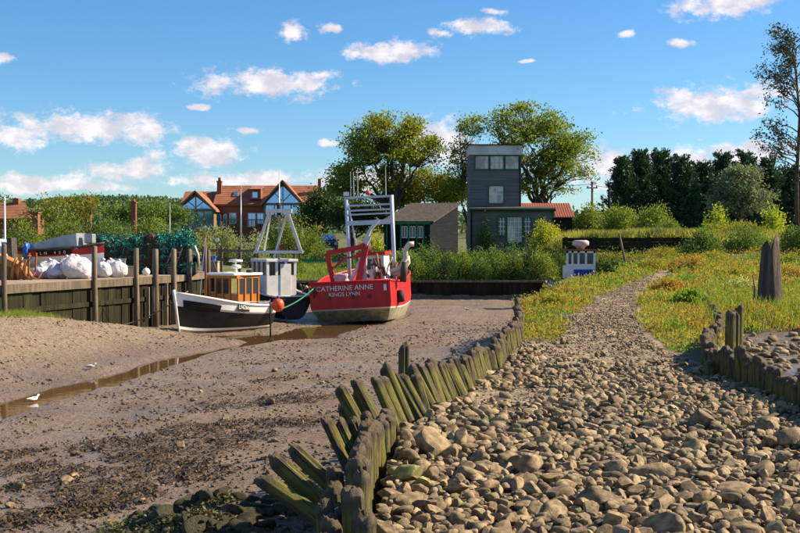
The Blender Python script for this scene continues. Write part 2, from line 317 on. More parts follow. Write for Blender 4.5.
m, t, b, o = base('curtain_glass'); tc = t.n('ShaderNodeTexCoord')
t.put(b.inputs['Base Color'], t.mix(t.ss(t.noise(tc.outputs['Object'], 1.3, 2), 0.4, 0.6), (0.36, 0.30, 0.27), (0.68, 0.57, 0.50))); b.inputs['Roughness'].default_value = 0.12
m, t, b, o = base('muddy_water'); b.inputs['Base Color'].default_value = (0.105, 0.055, 0.020, 1); b.inputs['Roughness'].default_value = 0.03; b.inputs['IOR'].default_value = 1.33
tc = t.n('ShaderNodeTexCoord'); bp = t.n('ShaderNodeBump', i_0=0.12, i_1=0.02); t.put(bp.inputs['Height'], t.noise(tc.outputs['Object'], 3, 3)); t.put(b.inputs['Normal'], bp)
# foliage
leafmat('leaf_maple', (0.09, 0.105, 0.013), (0.18, 0.175, 0.022), (0.125, 0.12, 0.015), .45)
leafmat('leaf_olive', (0.075, 0.085, 0.012), (0.16, 0.145, 0.022), (0.13, 0.11, 0.015))
leafmat('leaf_ash', (0.075, 0.10, 0.013), (0.165, 0.175, 0.026), (0.075, 0.095, 0.014), .45)
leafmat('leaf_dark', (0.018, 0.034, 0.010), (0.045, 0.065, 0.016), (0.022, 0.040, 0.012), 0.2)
leafmat('leaf_conifer', (0.008, 0.021, 0.012), (0.022, 0.042, 0.016), (0.014, 0.026, 0.012), 0.1)
leafmat('leaf_pine', (0.020, 0.030, 0.015), (0.055, 0.055, 0.022), (0.03, 0.035, 0.018), 0.15)
leafmat('leaf_grey', (0.075, 0.095, 0.055), (0.14, 0.155, 0.085), (0.07, 0.085, 0.045), 0.25)
leafmat('leaf_gold', (0.20, 0.20, 0.015), (0.30, 0.27, 0.022), (0.15, 0.17, 0.015), 0.4)
leafmat('leaf_lime', (0.17, 0.20, 0.018), (0.27, 0.27, 0.025), (0.12, 0.16, 0.015), 0.4)
leafmat('leaf_shrub', (0.050, 0.085, 0.016), (0.12, 0.15, 0.030), (0.045, 0.065, 0.014), 0.3)
leafmat('leaf_hedge', (0.080, 0.11, 0.018), (0.16, 0.18, 0.032), (0.09, 0.10, 0.02), 0.35)
leafmat('leaf_flower', (0.12, 0.14, 0.035), (0.34, 0.33, 0.16), (0.10, 0.12, 0.025), 0.35)
leafmat('leaf_wood', (0.030, 0.055, 0.020), (0.065, 0.090, 0.035), (0.035, 0.055, 0.025), 0.2)
leafmat('grass_yellow', (0.15, 0.14, 0.030), (0.26, 0.21, 0.06), (0.13, 0.13, 0.026), 0.4)
leafmat('grass_green', (0.08, 0.11, 0.016), (0.17, 0.18, 0.03), (0.11, 0.12, 0.02), 0.4)
leafmat('cover_olive', (0.115, 0.110, 0.018), (0.20, 0.165, 0.026), (0.14, 0.11, 0.02), 0.4)
leafmat('cover_rust', (0.17, 0.075, 0.022), (0.23, 0.125, 0.032), (0.15, 0.105, 0.022), 0.4)
leafmat('cover_green', (0.06, 0.105, 0.012), (0.12, 0.17, 0.022), (0.08, 0.115, 0.016), 0.4)
leafmat('algae', (0.035, 0.040, 0.012), (0.080, 0.075, 0.022), (0.06, 0.045, 0.022), 0.15)
leafmat('reed', (0.17, 0.16, 0.06), (0.30, 0.25, 0.11), (0.14, 0.15, 0.05), 0.35)

# ------------------------------------------------------------------ mesh helpers
def np_mesh(name, V, Fc, smooth=False):
    V = np.asarray(V, np.float32).reshape(-1, 3); Fc = np.asarray(Fc, np.int32); k = Fc.shape[1]
    me = bpy.data.meshes.new(name); me.vertices.add(len(V)); me.vertices.foreach_set('co', V.ravel())
    me.loops.add(Fc.size); me.loops.foreach_set('vertex_index', Fc.ravel())
    me.polygons.add(len(Fc)); me.polygons.foreach_set('loop_start', np.arange(0, Fc.size, k, dtype=np.int32))
    me.update(calc_edges=True)
    if smooth: me.polygons.foreach_set('use_smooth', np.ones(len(Fc), bool))
    return me
def link(name, me, mat=None, parent=None, loc=(0, 0, 0), rot=None, scale=None):
    o = bpy.data.objects.new(name, me); col.objects.link(o)
    if mat and me is not None and not me.materials: me.materials.append(MATS[mat])
    o.location = loc
    if rot is not None: o.rotation_euler = rot
    if scale is not None: o.scale = scale
    if parent: o.parent = parent
    return o
def tag(o, label=None, cat=None, group=None, kind=None):
    for k, v in (('label', label), ('category', cat), ('group', group), ('kind', kind)):
        if v: o[k] = v
    return o
def thing(name, label, cat, loc=(0, 0, 0), rz=0.0, group=None, tilt=(0, 0)):
    o = bpy.data.objects.new(name, None); col.objects.link(o); o.empty_display_size = 0.2
    o.location = loc; o.rotation_euler = (tilt[0], tilt[1], rz); return tag(o, label, cat, group)
class MB:
    def __init__(s): s.v = []; s.f = []
    def add(s, vs, fs):
        k = len(s.v); s.v += [tuple(v) for v in vs]; s.f += [tuple(i + k for i in f) for f in fs]; return s
    def box(s, c, d, rz=0, mat=None):
        x, y, z = d[0] / 2, d[1] / 2, d[2] / 2
        vs = [Vector((a * x, b * y, e * z)) for e in (-1, 1) for b in (-1, 1) for a in (-1, 1)]
        mt = mat if mat is not None else Matrix.Rotation(rz, 3, 'Z')
        c = Vector(c); vs = [mt @ v + c for v in vs]
        return s.add(vs, [(0, 2, 3, 1), (4, 5, 7, 6), (0, 1, 5, 4), (2, 6, 7, 3), (0, 4, 6, 2), (1, 3, 7, 5)])
    def b2(s, x0, x1, y0, y1, z0, z1): return s.box(((x0 + x1) / 2, (y0 + y1) / 2, (z0 + z1) / 2), (abs(x1 - x0), abs(y1 - y0), abs(z1 - z0)))
    def beam(s, p, q, w, h=None, up=(0, 0, 1)):
        p = Vector(p); q = Vector(q); d = (q - p); L = d.length; d.normalize(); u = Vector(up)
        if abs(d.dot(u)) > 0.98: u = Vector((0, 1, 0))
        x = d.cross(u).normalized(); z = x.cross(d)
        return s.box((p + q) / 2, (w, L, h or w), mat=Matrix((x, d, z)).transposed())
    def tube(s, pts, r, n=6, cap=True):
        pts = [Vector(p) for p in pts]; m = len(pts); rr = r if isinstance(r, (list, tuple)) else [r] * m
        vs = []; prev = None
        for i in range(m):
            d = (pts[min(i + 1, m - 1)] - pts[max(i - 1, 0)]).normalized()
            a = prev if prev is not None else (Vector((1, 0, 0)) if abs(d.x) < 0.8 else Vector((0, 1, 0)))
            a = (a - d * a.dot(d)); a = a.normalized() if a.length > 1e-6 else d.orthogonal().normalized(); prev = a; c = d.cross(a)
            vs += [pts[i] + (a * math.cos(6.28318 * k / n) + c * math.sin(6.28318 * k / n)) * rr[i] for k in range(n)]
        fs = [(i * n + k, i * n + (k + 1) % n, (i + 1) * n + (k + 1) % n, (i + 1) * n + k) for i in range(m - 1) for k in range(n)]
        if cap: fs += [tuple(range(n - 1, -1, -1)), tuple((m - 1) * n + k for k in range(n))]
        return s.add(vs, fs)
    def lathe(s, prof, c=(0, 0, 0), n=14, axis='Z'):
        vs = []; 
        for (r, z) in prof:
            for k in range(n):
                a = 6.28318 * k / n; p = (r * math.cos(a), r * math.sin(a), z)
                if axis == 'Y': p = (p[0], p[2], p[1])
                if axis == 'X': p = (p[2], p[0], p[1])
                vs.append((p[0] + c[0], p[1] + c[1], p[2] + c[2]))
        m = len(prof)
        fs = [(i * n + k, i * n + (k + 1) % n, (i + 1) * n + (k + 1) % n, (i + 1) * n + k) for i in range(m - 1) for k in range(n)]
        fs += [tuple(range(n - 1, -1, -1)), tuple((m - 1) * n + k for k in range(n))]
        return s.add(vs, fs)
    def slab(s, pts, th):
        """polygon extruded by vector th"""
        n = len(pts); th = Vector(th); pts = [Vector(p) for p in pts]
        return s.add(pts + [p + th for p in pts], [tuple(range(n - 1, -1, -1)), tuple(range(n, 2 * n))] + [(i, (i + 1) % n, n + (i + 1) % n, n + i) for i in range(n)])
    def build(s, name, mat, parent=None, smooth=False, world=False, bevel=0):
        vs = s.v
        if world and parent is not None:
            l = parent.location; vs = [(v[0] - l.x, v[1] - l.y, v[2] - l.z) for v in vs]
        me = bpy.data.meshes.new(name); me.from_pydata(vs, [], s.f)
        bm = bmesh.new(); bm.from_mesh(me); bmesh.ops.recalc_face_normals(bm, faces=bm.faces)
        if bevel:
            bmesh.ops.bevel(bm, geom=bm.edges[:], offset=bevel, segments=2, affect='EDGES', clamp_overlap=True, profile=0.6)
        bm.to_mesh(me); bm.free(); me.update()
        if smooth: me.polygons.foreach_set('use_smooth', [True] * len(me.polygons))
        return link(name, me, mat, parent)
_ico = {}
def ico(n):
    if n not in _ico:
        bm = bmesh.new(); bmesh.ops.create_icosphere(bm, subdivisions=n, radius=1)
        _ico[n] = (np.array([v.co[:] for v in bm.verts]), np.array([[v.index for v in f.verts] for f in bm.faces])); bm.free()
    return _ico[n]
def rock(n, r, cuts=5):
    V = ico(n)[0].copy()
    for _ in range(3):
        k = r.normal(size=3); V *= (1 + 0.13 * np.sin(V @ k * 2.2 + r.uniform(0, 6)))[:, None]
    for _ in range(cuts):
        k = r.normal(size=3); k /= np.linalg.norm(k); d = r.uniform(0.50, 0.86)
        V -= k * np.maximum(V @ k - d, 0)[:, None] * 0.97
    V *= np.array([1.0, r.uniform(0.60, 0.95), r.uniform(0.50, 0.82)])
    return V
def text_mesh(s, size):
    cu = bpy.data.curves.new('txt', 'FONT'); cu.body = s; cu.size = size; cu.extrude = 0.004; cu.align_x = 'CENTER'; cu.align_y = 'CENTER'
    o = bpy.data.objects.new('txt', cu); col.objects.link(o); dg = bpy.context.evaluated_depsgraph_get()
    me = bpy.data.meshes.new_from_object(o.evaluated_get(dg)); bpy.data.objects.remove(o); return me

# ================================================================== GROUND
xs = np.unique(np.round(np.concatenate([np.arange(-60, -24, 2.0), np.arange(-24, -13, 0.5), np.arange(-13, -4, 0.12), np.arange(-4, 8, 0.075), np.arange(8, 16, 0.15), np.arange(16, 40, 0.5), np.arange(40, 80, 2)]), 4))
ys = [4.0]
while ys[-1] < 66: ys.append(ys[-1] + max(0.07, 0.0045 * ys[-1]))
while ys[-1] < 230: ys.append(ys[-1] + 1.2)
ys = np.array(ys); nx, ny = len(xs), len(ys)
GX, GY = np.meshgrid(xs, ys); GZ = ground(GX, GY)
GV = np.stack([GX, GY, GZ], -1).reshape(-1, 3)
ii = (np.arange(ny - 1)[:, None] * nx + np.arange(nx - 1)[None, :])
quads = np.stack([ii, ii + 1, ii + nx + 1, ii + nx], -1).reshape(-1, 4)
cx = GV[quads].mean(1); zid = zone(cx[:, 0], cx[:, 1])
pth = on_path(cx[:, 0], cx[:, 1]) & (zid == 1)
pool = (zid == 1) & (cx[:, 0] > Rx(cx[:, 1]) + 0.05) & (cx[:, 1] < 24.3 + 1.6 * fbm(cx[:, 0], cx[:, 1] * 0, 33, 2)) 
def zone_obj(name, mask, mat, label, cat):
    q = quads[mask]; u, inv = np.unique(q, return_inverse=True)
    o = link(name, np_mesh(name, GV[u], inv.reshape(q.shape), True), mat); return tag(o, label, cat, kind='structure')
mudflat = zone_obj('mudflat', zid == 0, 'mud', 'brown tidal mudflat with ridges, wet patches and scattered stones', 'mud')
gap_shaded = pth & ~pool & (cx[:, 1] < 11.3 + 3.2 * (fbm(cx[:, 0] * 1.3, cx[:, 1] * 1.3, 82, 3) - .3))  # near end of the path, where gap shade is put into the colour
path = zone_obj('stone_path', pth & ~pool, 'path_soil', 'sandy causeway path strewn with brown cobbles', 'path'); path.data.materials.append(MATS['gap_shade_soil'])
path.data.polygons.foreach_set('material_index', gap_shaded[pth & ~pool].astype(np.int32))
bank = zone_obj('marsh_bank', (zid == 1) & ~pth & ~pool, 'marsh_soil', 'salt marsh bank under grass and low plants', 'ground')
poolm = zone_obj('tidal_pool_bed', pool, 'pool_mud', 'wet stony mud hollow behind the right pile row', 'mud')
vill = zone_obj('village_ground', zid == 2, 'turf', 'level ground of the quay and the gardens behind', 'ground')
# the land beyond, to the horizon
far = MB().add([(-3000, 229, 0.5), (3000, 229, 0.5), (3000, 6000, 0.5), (-3000, 6000, 0.5), (-3000, -300, -3), (-59, -300, -3), (-59, 229, -3), (-3000, 229, -3), (79, -300, -3), (3000, -300, -3), (3000, 229, -3), (79, 229, -3)], [(0, 1, 2, 3), (4, 5, 6, 7), (8, 9, 10, 11)]).build('ground', 'hill_ground')
tag(far, 'flat green land running back to the horizon', 'ground', kind='structure')
# water: runnel and pool under the boats
pts = []; wy = np.concatenate([np.arange(9, 34, 1.0), np.arange(34, 47.5, 0.7)])
hw = np.interp(wy, [9, 20, 32, 36, 38, 44, 47.5], [2.2, 2.0, 1.6, 2.4, 4.2, 4.6, 2.5])
wv = np.concatenate([np.stack([Wx(wy) - hw, wy, wy * 0 + WATER], 1), np.stack([Wx(wy) + hw, wy, wy * 0 + WATER], 1)]); k = len(wy)
water = link('creek_water', np_mesh('creek_water', wv, [[i, k + i, k + i + 1, i + 1] for i in range(k - 1)]), 'muddy_water')
tag(water, 'shallow brown creek water winding across the mud to the boats', 'water', kind='structure')
pw = MB().add([(6, 16, -0.44), (16, 16, -0.44), (16, 25, -0.44), (6.6, 25, -0.44)], [(0, 1, 2, 3)]).build('pool_water', 'muddy_water')
tag(pw, 'thin sheet of water among stones behind the right pile row', 'water', kind='structure')
# wooded ridge far behind the village
hx = np.linspace(-900, 500, 60); hill = []
for j, (yy, f) in enumerate([(700, 0), (820, 0.8), (950, 1), (1200, 0.7)]):
    for x in hx: hill.append((x, yy, 0.5 + f * (30 * math.exp(-((x + 250) / 260) ** 2) + 8 * math.exp(-((x - 100) / 300) ** 2) + 3 * math.sin(x * 0.02))))
hv = np.array(hill); k = len(hx)
hl = link('far_hill', np_mesh('far_hill', hv, [[j * k + i, j * k + i + 1, (j + 1) * k + i + 1, (j + 1) * k + i] for j in range(3) for i in range(k - 1)], True), 'hill_ground')
tag(hl, 'low green ridge on the skyline behind the house', 'hill', kind='structure')

# ================================================================== STONES ON THE PATH
GRID = {}
def free(x, y, r, k=0.82):
    gx, gy = int(x / 0.3), int(y / 0.3)
    for i in (-1, 0, 1):
        for j in (-1, 0, 1):
            for (a, b_, q) in GRID.get((gx + i, gy + j), ()):
                if (a - x) ** 2 + (b_ - y) ** 2 < ((r + q) * k) ** 2: return False
    GRID.setdefault((gx, gy), []).append((x, y, r)); return True
sand = lambda x, y: math.exp(-(((x - 1.1) / 1.0) ** 2 + ((y - 12.4) / 1.3) ** 2)) * 1.1 + 0.9 * math.exp(-(((x - 3.3) / 1.0) ** 2 + ((y - 19) / 4.0) ** 2)) + 0.5 * math.exp(-(((x - 3.4) / .5) ** 2 + ((y - 13.5) / .5) ** 2))
stones = []
def scatter(n, r0, r1, y0, y1, ybias, dens, k):
    for _ in range(n):
        y = y0 + (y1 - y0) * rnd.random() ** ybias
        a, b_ = float(Lx(y)) + 0.06, min(float(np.interp(y, PRY, PRX)) - 0.05, 0.42 * y + 0.4)
        if y > 19: a = max(a, float(np.interp(y, PLY, PLX)) - 0.1)
        x = a + (b_ - a) * rnd.random(); r = r0 + (r1 - r0) * rnd.random() ** 2.0
        dd = dens(x, y)
        if rnd.random() > dd or float(vnoise(x * 7, y * 7, 19)) * .9 > dd + .12: continue
        if free(x, y, r, k): stones.append((x, y, r))
edge = lambda x, y: math.exp(-max(0, x - float(Lx(y))) / 0.7)
scatter(480, 0.070, 0.125, 5.2, 14, 1.0, lambda x, y: (0.30 + 0.7 * edge(x, y)) * max(0, 1 - 1.3 * sand(x, y)) * (1 if y < 10 else 0.6), 0.8)
scatter(18000, 0.038, 0.074, 5.2, 19, 1.05, lambda x, y: max(0.10, 1 - 0.95 * sand(x, y)) * min(1, max(0.12, (16.5 - y) / 4 + 0.7 * edge(x, y))), 0.70)
scatter(28000, 0.019, 0.038, 5.2, 26, 1.2, lambda x, y: max(0.10, 1 - 1.0 * sand(x, y) * .8) * (1 if y < 14 else 0.42), 0.68)
scatter(14000, 0.012, 0.022, 9, 44, 1.0, lambda x, y: 0.75, 0.85); scatter(900, 0.03, 0.06, 20, 46, 1.0, lambda x, y: 0.5, 0.9)
# a few boulders by the piles
for (px, py, r) in [(432, 448, .17), (408, 425, .10), (462, 440, .11), (430, 470, .09), (505, 390, .08), (410, 500, .12), (700, 420, .13), (770, 425, .12), (790, 440, .13), (735, 400, .10), (600, 500, .14), (655, 470, .13), (560, 420, .1)]:
    Y = H * F / (py - HZ + 8); stones.append(((px - 400) / F * Y, Y, r))
stones.sort(key=lambda s: -s[2] / s[1] if s[1] > 6.3 else -0.001)
heroes = [np_mesh('stone', rock(3, rng, 8), ico(3)[1], True) for _ in range(16)]
for h_ in heroes: h_.set_sharp_from_angle(angle=R(42))
for i, (x, y, r) in enumerate(stones[:300]):
    z = float(ground(x, y)) + r * (0.15 + 0.42 * rnd.random())
    link('stone', heroes[i % 16], 'stone', path, (x, y, z), (rnd.gauss(0, .22), rnd.gauss(0, .22), rnd.random() * 6.3), (r * rnd.uniform(1.05, 1.4), r * rnd.uniform(.95, 1.25), r * rnd.uniform(.9, 1.25)))
def rot_arr(n, r, tilt=0.25):
    a = r.uniform(0, 6.283, n); ca, sa = np.cos(a), np.sin(a); t = r.normal(0, tilt, n); ct, st = np.cos(t), np.sin(t)
    Z = np.zeros(n); O = np.ones(n)
    rz = np.stack([ca, -sa, Z, sa, ca, Z, Z, Z, O], -1).reshape(n, 3, 3); rx = np.stack([O, Z, Z, Z, ct, -st, Z, st, ct], -1).reshape(n, 3, 3)
    return rx @ rz
def mass(items, variants, faces, r, lift=0.3):
    A = np.array(items); n = len(A); z = ground(A[:, 0], A[:, 1]); VV = np.stack([variants[i % len(variants)] for i in range(n)])
    sc_ = A[:, 2, None] * np.stack([r.uniform(1.0, 1.45, n), r.uniform(.9, 1.25, n), r.uniform(.85, 1.3, n)], -1)
    VV = np.einsum('nij,nvj->nvi', rot_arr(n, r), VV * sc_[:, None, :])
    VV += np.stack([A[:, 0], A[:, 1], z + A[:, 2] * r.uniform(lift - .25, lift + .4, n)], -1)[:, None, :]
    Fc = faces[None] + (np.arange(n) * VV.shape[1])[:, None, None]
    return VV.reshape(-1, 3), Fc.reshape(-1, faces.shape[1])
lowv = [rock(2, rng, 6) for _ in range(24)]; tinyv = [rock(1, rng, 2) for _ in range(16)]
rest = stones[300:]
V1, F1 = mass([s for s in rest if s[2] >= 0.019], lowv, ico(2)[1], rng)
V2, F2 = mass([s for s in rest if s[2] < 0.019], tinyv, ico(1)[1], rng)
print('mass', len(F1), len(F2)); sm = link('small_stones', np_mesh('small_stones', np.concatenate([V1, V2]), np.concatenate([F1, F2 + len(V1)]), True), 'stone_mass', path); sm.data.set_sharp_from_angle(angle=R(44)); tag(sm, kind='stuff')
print('stones', len(stones), len(F1), len(F2))
# stones in the wet hollow on the right
ps = []
for _ in range(900):
    y = rnd.uniform(14, 25); x = float(Rx(y)) + 0.2 + rnd.random() * 6
    if free(x, y, 0.06, 0.9): ps.append((x, y, rnd.uniform(.025, .11) ** 1.0))
ps.sort(key=lambda s: -s[2])
for i, (x, y, r) in enumerate(ps[:60]):
    link('stone', heroes[i % 16], 'stone', poolm, (x, y, float(ground(x, y)) + r * .2), (rnd.gauss(0, .2), rnd.gauss(0, .2), rnd.random() * 6.3), (r * 1.3, r, r * .8))
V1, F1 = mass(ps[60:], lowv, ico(2)[1], rng); tag(link('small_stones', np_mesh('small_stones', V1, F1, True), 'stone_mass', poolm), kind='stuff')

# stones, clods and weed on the mud
ms = []
for (px, py, r) in [(18, 491, .10), (66, 483, .09), (75, 478, .07), (130, 467, .06), (180, 448, .08), (210, 440, .07), (20, 517, .08), (142, 503, .07), (8, 508, .07), (110, 524, .06), (232, 396, .06), (75, 455, .06), (40, 519, .06), (265, 400, .1), (275, 372, .09), (258, 380, .07), (300, 398, .06), (224, 420, .08), (270, 404, .11), (307, 372, .08),
                    (200, 432, .05), (160, 420, .05), (120, 440, .05), (330, 382, .05), (240, 445, .05), (290, 425, .05), (150, 475, .04), (60, 500, .04), (100, 490, .05), (180, 470, .05), (385, 345, .05), (350, 352, .05), (455, 335, .08), (430, 330, .07), (205, 465, .04)]:
    Y = 2.4 * F / (py - HZ)
    for _ in range(6): Y = (H - float(ground((px - 400) / F * Y, Y))) * F / (py - HZ)
    ms.append(((px - 400) / F * Y, Y, r))
for _ in range(70):
    y = rnd.uniform(8, 34); x = float(Lx(y)) - 0.3 - rnd.random() ** 1.3 * 7
    if zone(x, y) == 0: ms.append((x, y, rnd.uniform(.02, .07)))
for i, (x, y, r) in enumerate(ms):
    link('stone', heroes[i % 16], 'stone', mudflat, (x, y, float(ground(x, y)) + r * .25), (rnd.gauss(0, .2), rnd.gauss(0, .2), rnd.random() * 6.3), (r * 1.35, r, r * .85))
clods = []
for _ in range(15000):
    y = 7 + 38 * rnd.random() ** 1.5; x = rnd.uniform(-0.42 * y - 1, float(Lx(y)) - .1)
    if zone(x, y) or abs(x - float(Wx(y))) < 0.8: continue
    if fbm(x * 1.2, y * 0.9, 91, 3) < (0.40 if x > float(Wx(y)) else 0.48) - 0.1 * rnd.random(): continue
    clods.append((x, y, rnd.uniform(.009, .026) + (0.02 * rnd.random() ** 6) + 0.0004 * y))
V1, F1 = mass(clods, tinyv, ico(1)[1], rng, 0.1); tag(link('mud_clods', np_mesh('mud_clods', V1, F1, True), 'mud', mudflat), kind='stuff')
# bladder wrack in drifts
sv, sf = [], []
def wrack(cx_, cy_, rx_, ry_, n):
    for _ in range(n):
        a = rnd.random() * 6.283; q = math.sqrt(rnd.random()); x, y = cx_ + rx_ * q * math.cos(a), cy_ + ry_ * q * math.sin(a)
        if zone(x, y): continue
        d = rnd.random() * 6.283; L = rnd.uniform(.05, .14); w = rnd.uniform(.006, .014); k = len(sv); hh = (1 - q) * 0.05
        for j in range(4):
            t_ = j / 3; d += rnd.gauss(0, .5); z = float(z_mud(x, y)) + .008 + hh * rnd.random() + 0.02 * math.sin(t_ * 3.1)
            sv.append((x - w * math.sin(d), y + w * math.cos(d), z)); sv.append((x + w * math.sin(d), y - w * math.cos(d), z + rnd.uniform(0, .015)))
            x += L / 3 * math.cos(d); y += L / 3 * math.sin(d)
            if j: sf.append((k + 2 * j - 2, k + 2 * j - 1, k + 2 * j + 1, k + 2 * j))
for (px, py, w) in [(30, 470, 30), (60, 478, 50), (110, 445, 45), (175, 440, 50), (100, 490, 60), (160, 470, 60), (190, 455, 60), (60, 515, 50), (25, 520, 40), (90, 510, 40), (230, 405, 45), (255, 425, 50), (285, 397, 40), (200, 475, 40), (300, 425, 40), (240, 440, 40), (20, 455, 25), (130, 500, 35), (275, 380, 25), (310, 400, 30), (10, 490, 30), (200, 428, 40), (145, 455, 40)]:
    Y = 2.4 * F / (py - HZ)
    for _ in range(6): Y = (H - float(ground((px - 400) / F * Y, Y))) * F / (py - HZ)
    wrack((px - 400) / F * Y, Y, w / F * Y, w / F * Y * rnd.uniform(.7, 1.3), int(w * 5))
tag(link('seaweed', np_mesh('seaweed', sv, sf, True), 'seaweed'), 'dark brown seaweed lying in drifts on the mud', 'seaweed', kind='stuff')
# algae-covered rubble in the corner by the leaning piles
for i in range(90):
    a = rnd.gauss(0, 1); x, y = -1.75 + 0.7 * rnd.uniform(-1.15, 1.25), 9.85 + 0.42 * rnd.gauss(0, 1)
    r = rnd.uniform(.03, .12); link('stone', heroes[i % 16], None, mudflat, (x, y, float(ground(x, y)) + r * .25), (rnd.gauss(0, .3), rnd.gauss(0, .3), rnd.random() * 6.3), (r * 1.3, r, r * .9))
for o in list(mudflat.children)[-90:]:
    me = o.data
    if 'moss' not in me.name:
        mm = bpy.data.meshes.get('mossy_' + me.name) or me.copy(); mm.name = 'mossy_' + me.name
        mm.materials.clear(); mm.materials.append(MATS['mossy_stone']); o.data = mm
lm = heroes[3].copy(); lm.materials.clear(); lm.materials.append(MATS['lime_moss_stone'])
for (x, y, r) in [(0.05, 7.95, .12), (0.16, 7.75, .08)]:
    link('stone', lm, None, path, (x, y, r * .5), (.3, .4, rnd.random() * 6), (r * 1.4, r, r * .9))

# ================================================================== TIMBER PILES
def pile_mesh(seed):
    r = np.random.default_rng(seed); n = 20; zs = [0, .12, .3, .5, .68, .82, .91, .96, .985, .997]; vs = []
    ph = r.uniform(0, 6.28, 4); gro = r.normal(0, .045, n); gro[r.integers(n)] -= .17; gro[r.integers(n)] -= .10; jag = r.normal(0, .0045, n); lx, ly = r.normal(0, .03, 2); tl = r.normal(0, .013, 2)
    for z in zs:
        edge_ = 1 - max(0, (z - .955) / .042) ** 2 * 0.36
        for k in range(n):
            a = 6.28318 * k / n; q = (1 + .07 * math.sin(2 * a + ph[0]) + .05 * math.sin(3 * a + ph[1] + z) + gro[k] + .025 * math.sin(9 * z + ph[2] + a)) * edge_ * (1.06 - .1 * z)
            vs.append((q * math.cos(a) + lx * 9 * z * (1 - z), q * math.sin(a) + ly * 9 * z * (1 - z), z + (tl[0] * math.cos(a) + tl[1] * math.sin(a)) * (z > .8) + (jag[k] if z > .95 else 0)))
    vs.append((0, 0, .975)); m = len(zs); c = len(vs) - 1
    fs = [(i * n + k, i * n + (k + 1) % n, (i + 1) * n + (k + 1) % n, (i + 1) * n + k) for i in range(m - 1) for k in range(n)] + [((m - 1) * n + k, (m - 1) * n + (k + 1) % n, c) for k in range(n)]
    me = bpy.data.meshes.new('pile'); me.from_pydata(vs, [], fs); me.polygons.foreach_set('use_smooth', [True] * len(fs)); me.set_sharp_from_angle(angle=R(40)); me.materials.append(MATS['pile_wood']); return me
PM = [pile_mesh(s) for s in range(12)]
def pile(parent, b_, tp, r, name='pile'):
    """a pile whose visible foot is b_ and whose top is tp; driven well into the ground"""
    b_ = Vector(b_); tp = Vector(tp); d = tp - b_; foot = b_ - d.normalized() * 0.45; L = (tp - foot).length
    r *= 0.80; o = link(name, PM[rnd.randrange(12)], None, parent, foot - parent.location, d.to_track_quat('Z', 'Y').to_euler(), (r, r, L))
    q = Vector(o.rotation_euler); e = d.to_track_quat('Z', 'Y') @ Matrix.Rotation(rnd.random() * 6.28, 3, 'Z').to_quaternion(); o.rotation_euler = e.to_euler(); return o
def along(pts, step):
    out = []; carry = 0
    for (a, b_) in zip(pts[:-1], pts[1:]):
        a = Vector(a); b_ = Vector(b_); L = (b_ - a).length; s = carry
        while s < L: out.append((a.lerp(b_, s / L), (b_ - a).normalized())); s += step
        carry = s - L
    return out
# near double row, edge-on to the viewer
t1 = thing('pile_row', 'mossy upright timber piles running toward the viewer at the cobbles\' near edge', 'pile row', (-0.2, 8, -.3))
for (p, d) in along([(-0.20, 5.6), (-0.245, 6.5), (-0.27, 7.6), (-0.22, 8.6), (-0.13, 9.5), (-0.12, 10.1)], 0.145):
    h = float(np.interp(p.y, [5.5, 8.2, 10], [.37, .33, .19])) + 0.035 * rnd.gauss(0, 1); pile(t1, (p.x + rnd.gauss(0, .012), p.y, -.25), (p.x + rnd.gauss(-.01, .02), p.y + rnd.gauss(0, .015), h), rnd.uniform(.068, .085))
for (p, d) in along([(-0.33, 5.4), (-0.37, 6.2), (-0.39, 7.0)], 0.19):
    h = 0.27 + 0.04 * rnd.gauss(0, 1); pile(t1, (p.x + rnd.gauss(0, .012), p.y, -.35), (p.x + rnd.gauss(-.02, .02), p.y, h), rnd.uniform(.066, .08))
for (p, d) in along([(-0.24, 10.2), (-0.58, 9.9)], 0.125):
    k = (-.12 - p.x) / .5; pile(t1, (p.x + .10, p.y + .02, -.4), (p.x - .06 - .12 * k, p.y + rnd.gauss(0, .03), .16 - .04 * k + rnd.gauss(0, .02)), rnd.uniform(.07, .08))
# three long piles fallen sideways
t2 = thing('leaning_piles', 'three long piles slumped far over to the left at the bottom', 'pile row', (-0.6, 8, -.5))
for (bx, by, tx, ty) in [(352, 541, 259, 478), (349, 528, 273, 460), (347, 502, 292, 449)]:
    Yb = 7.75; b_ = P(bx, by, Yb + (541 - by) * .012); tp = P(tx, ty, Yb + .25 + (541 - by) * .012); pile(t2, b_, tp, .078)
# middle run, leaning left
t3 = thing('pile_row', 'long run of mossy piles leaning left between mud and cobbles', 'pile row', (0.8, 13, -.2))
run = along([(-0.30, 10.35), (0.0, 10.55), (0.36, 11.5), (0.62, 12.3), (1.22, 14.9), (1.44, 15.7), (2.1, 19.7)], 0.185)
for i, (p, d) in enumerate(run):
    lean = float(np.interp(p.y, [10, 11.5, 13, 15, 17, 19.7], [.42, .34, .24, .16, .10, .07])) + rnd.gauss(0, .025)
    hh = float(np.interp(p.y, [10, 11, 12.5, 15, 17, 19.7], [.50, .50, .42, .36, .42, .42])) + rnd.gauss(0, .045)
    if rnd.random() < .06: hh -= .15
    pile(t3, (p.x + rnd.gauss(0, .02), p.y, -.10), (p.x - lean * (hh + .1) * 1.25 + rnd.gauss(0, .015), p.y + rnd.gauss(0.03, .03), hh - .06), rnd.uniform(.068, .095))
for (px, py, Y, l) in [(343, 404, 10.6, .10), (357, 391, 10.9, .18), (352, 396, 11.2, .15)]:
    tp = P(px, py, Y); pile(t3, (tp.x + l, Y, -.5), tp, .075)
t4 = thing('pile_row', 'short dark pile stubs along the grassy bank edge, furthest up the path', 'pile row', (2.8, 25, -.2))
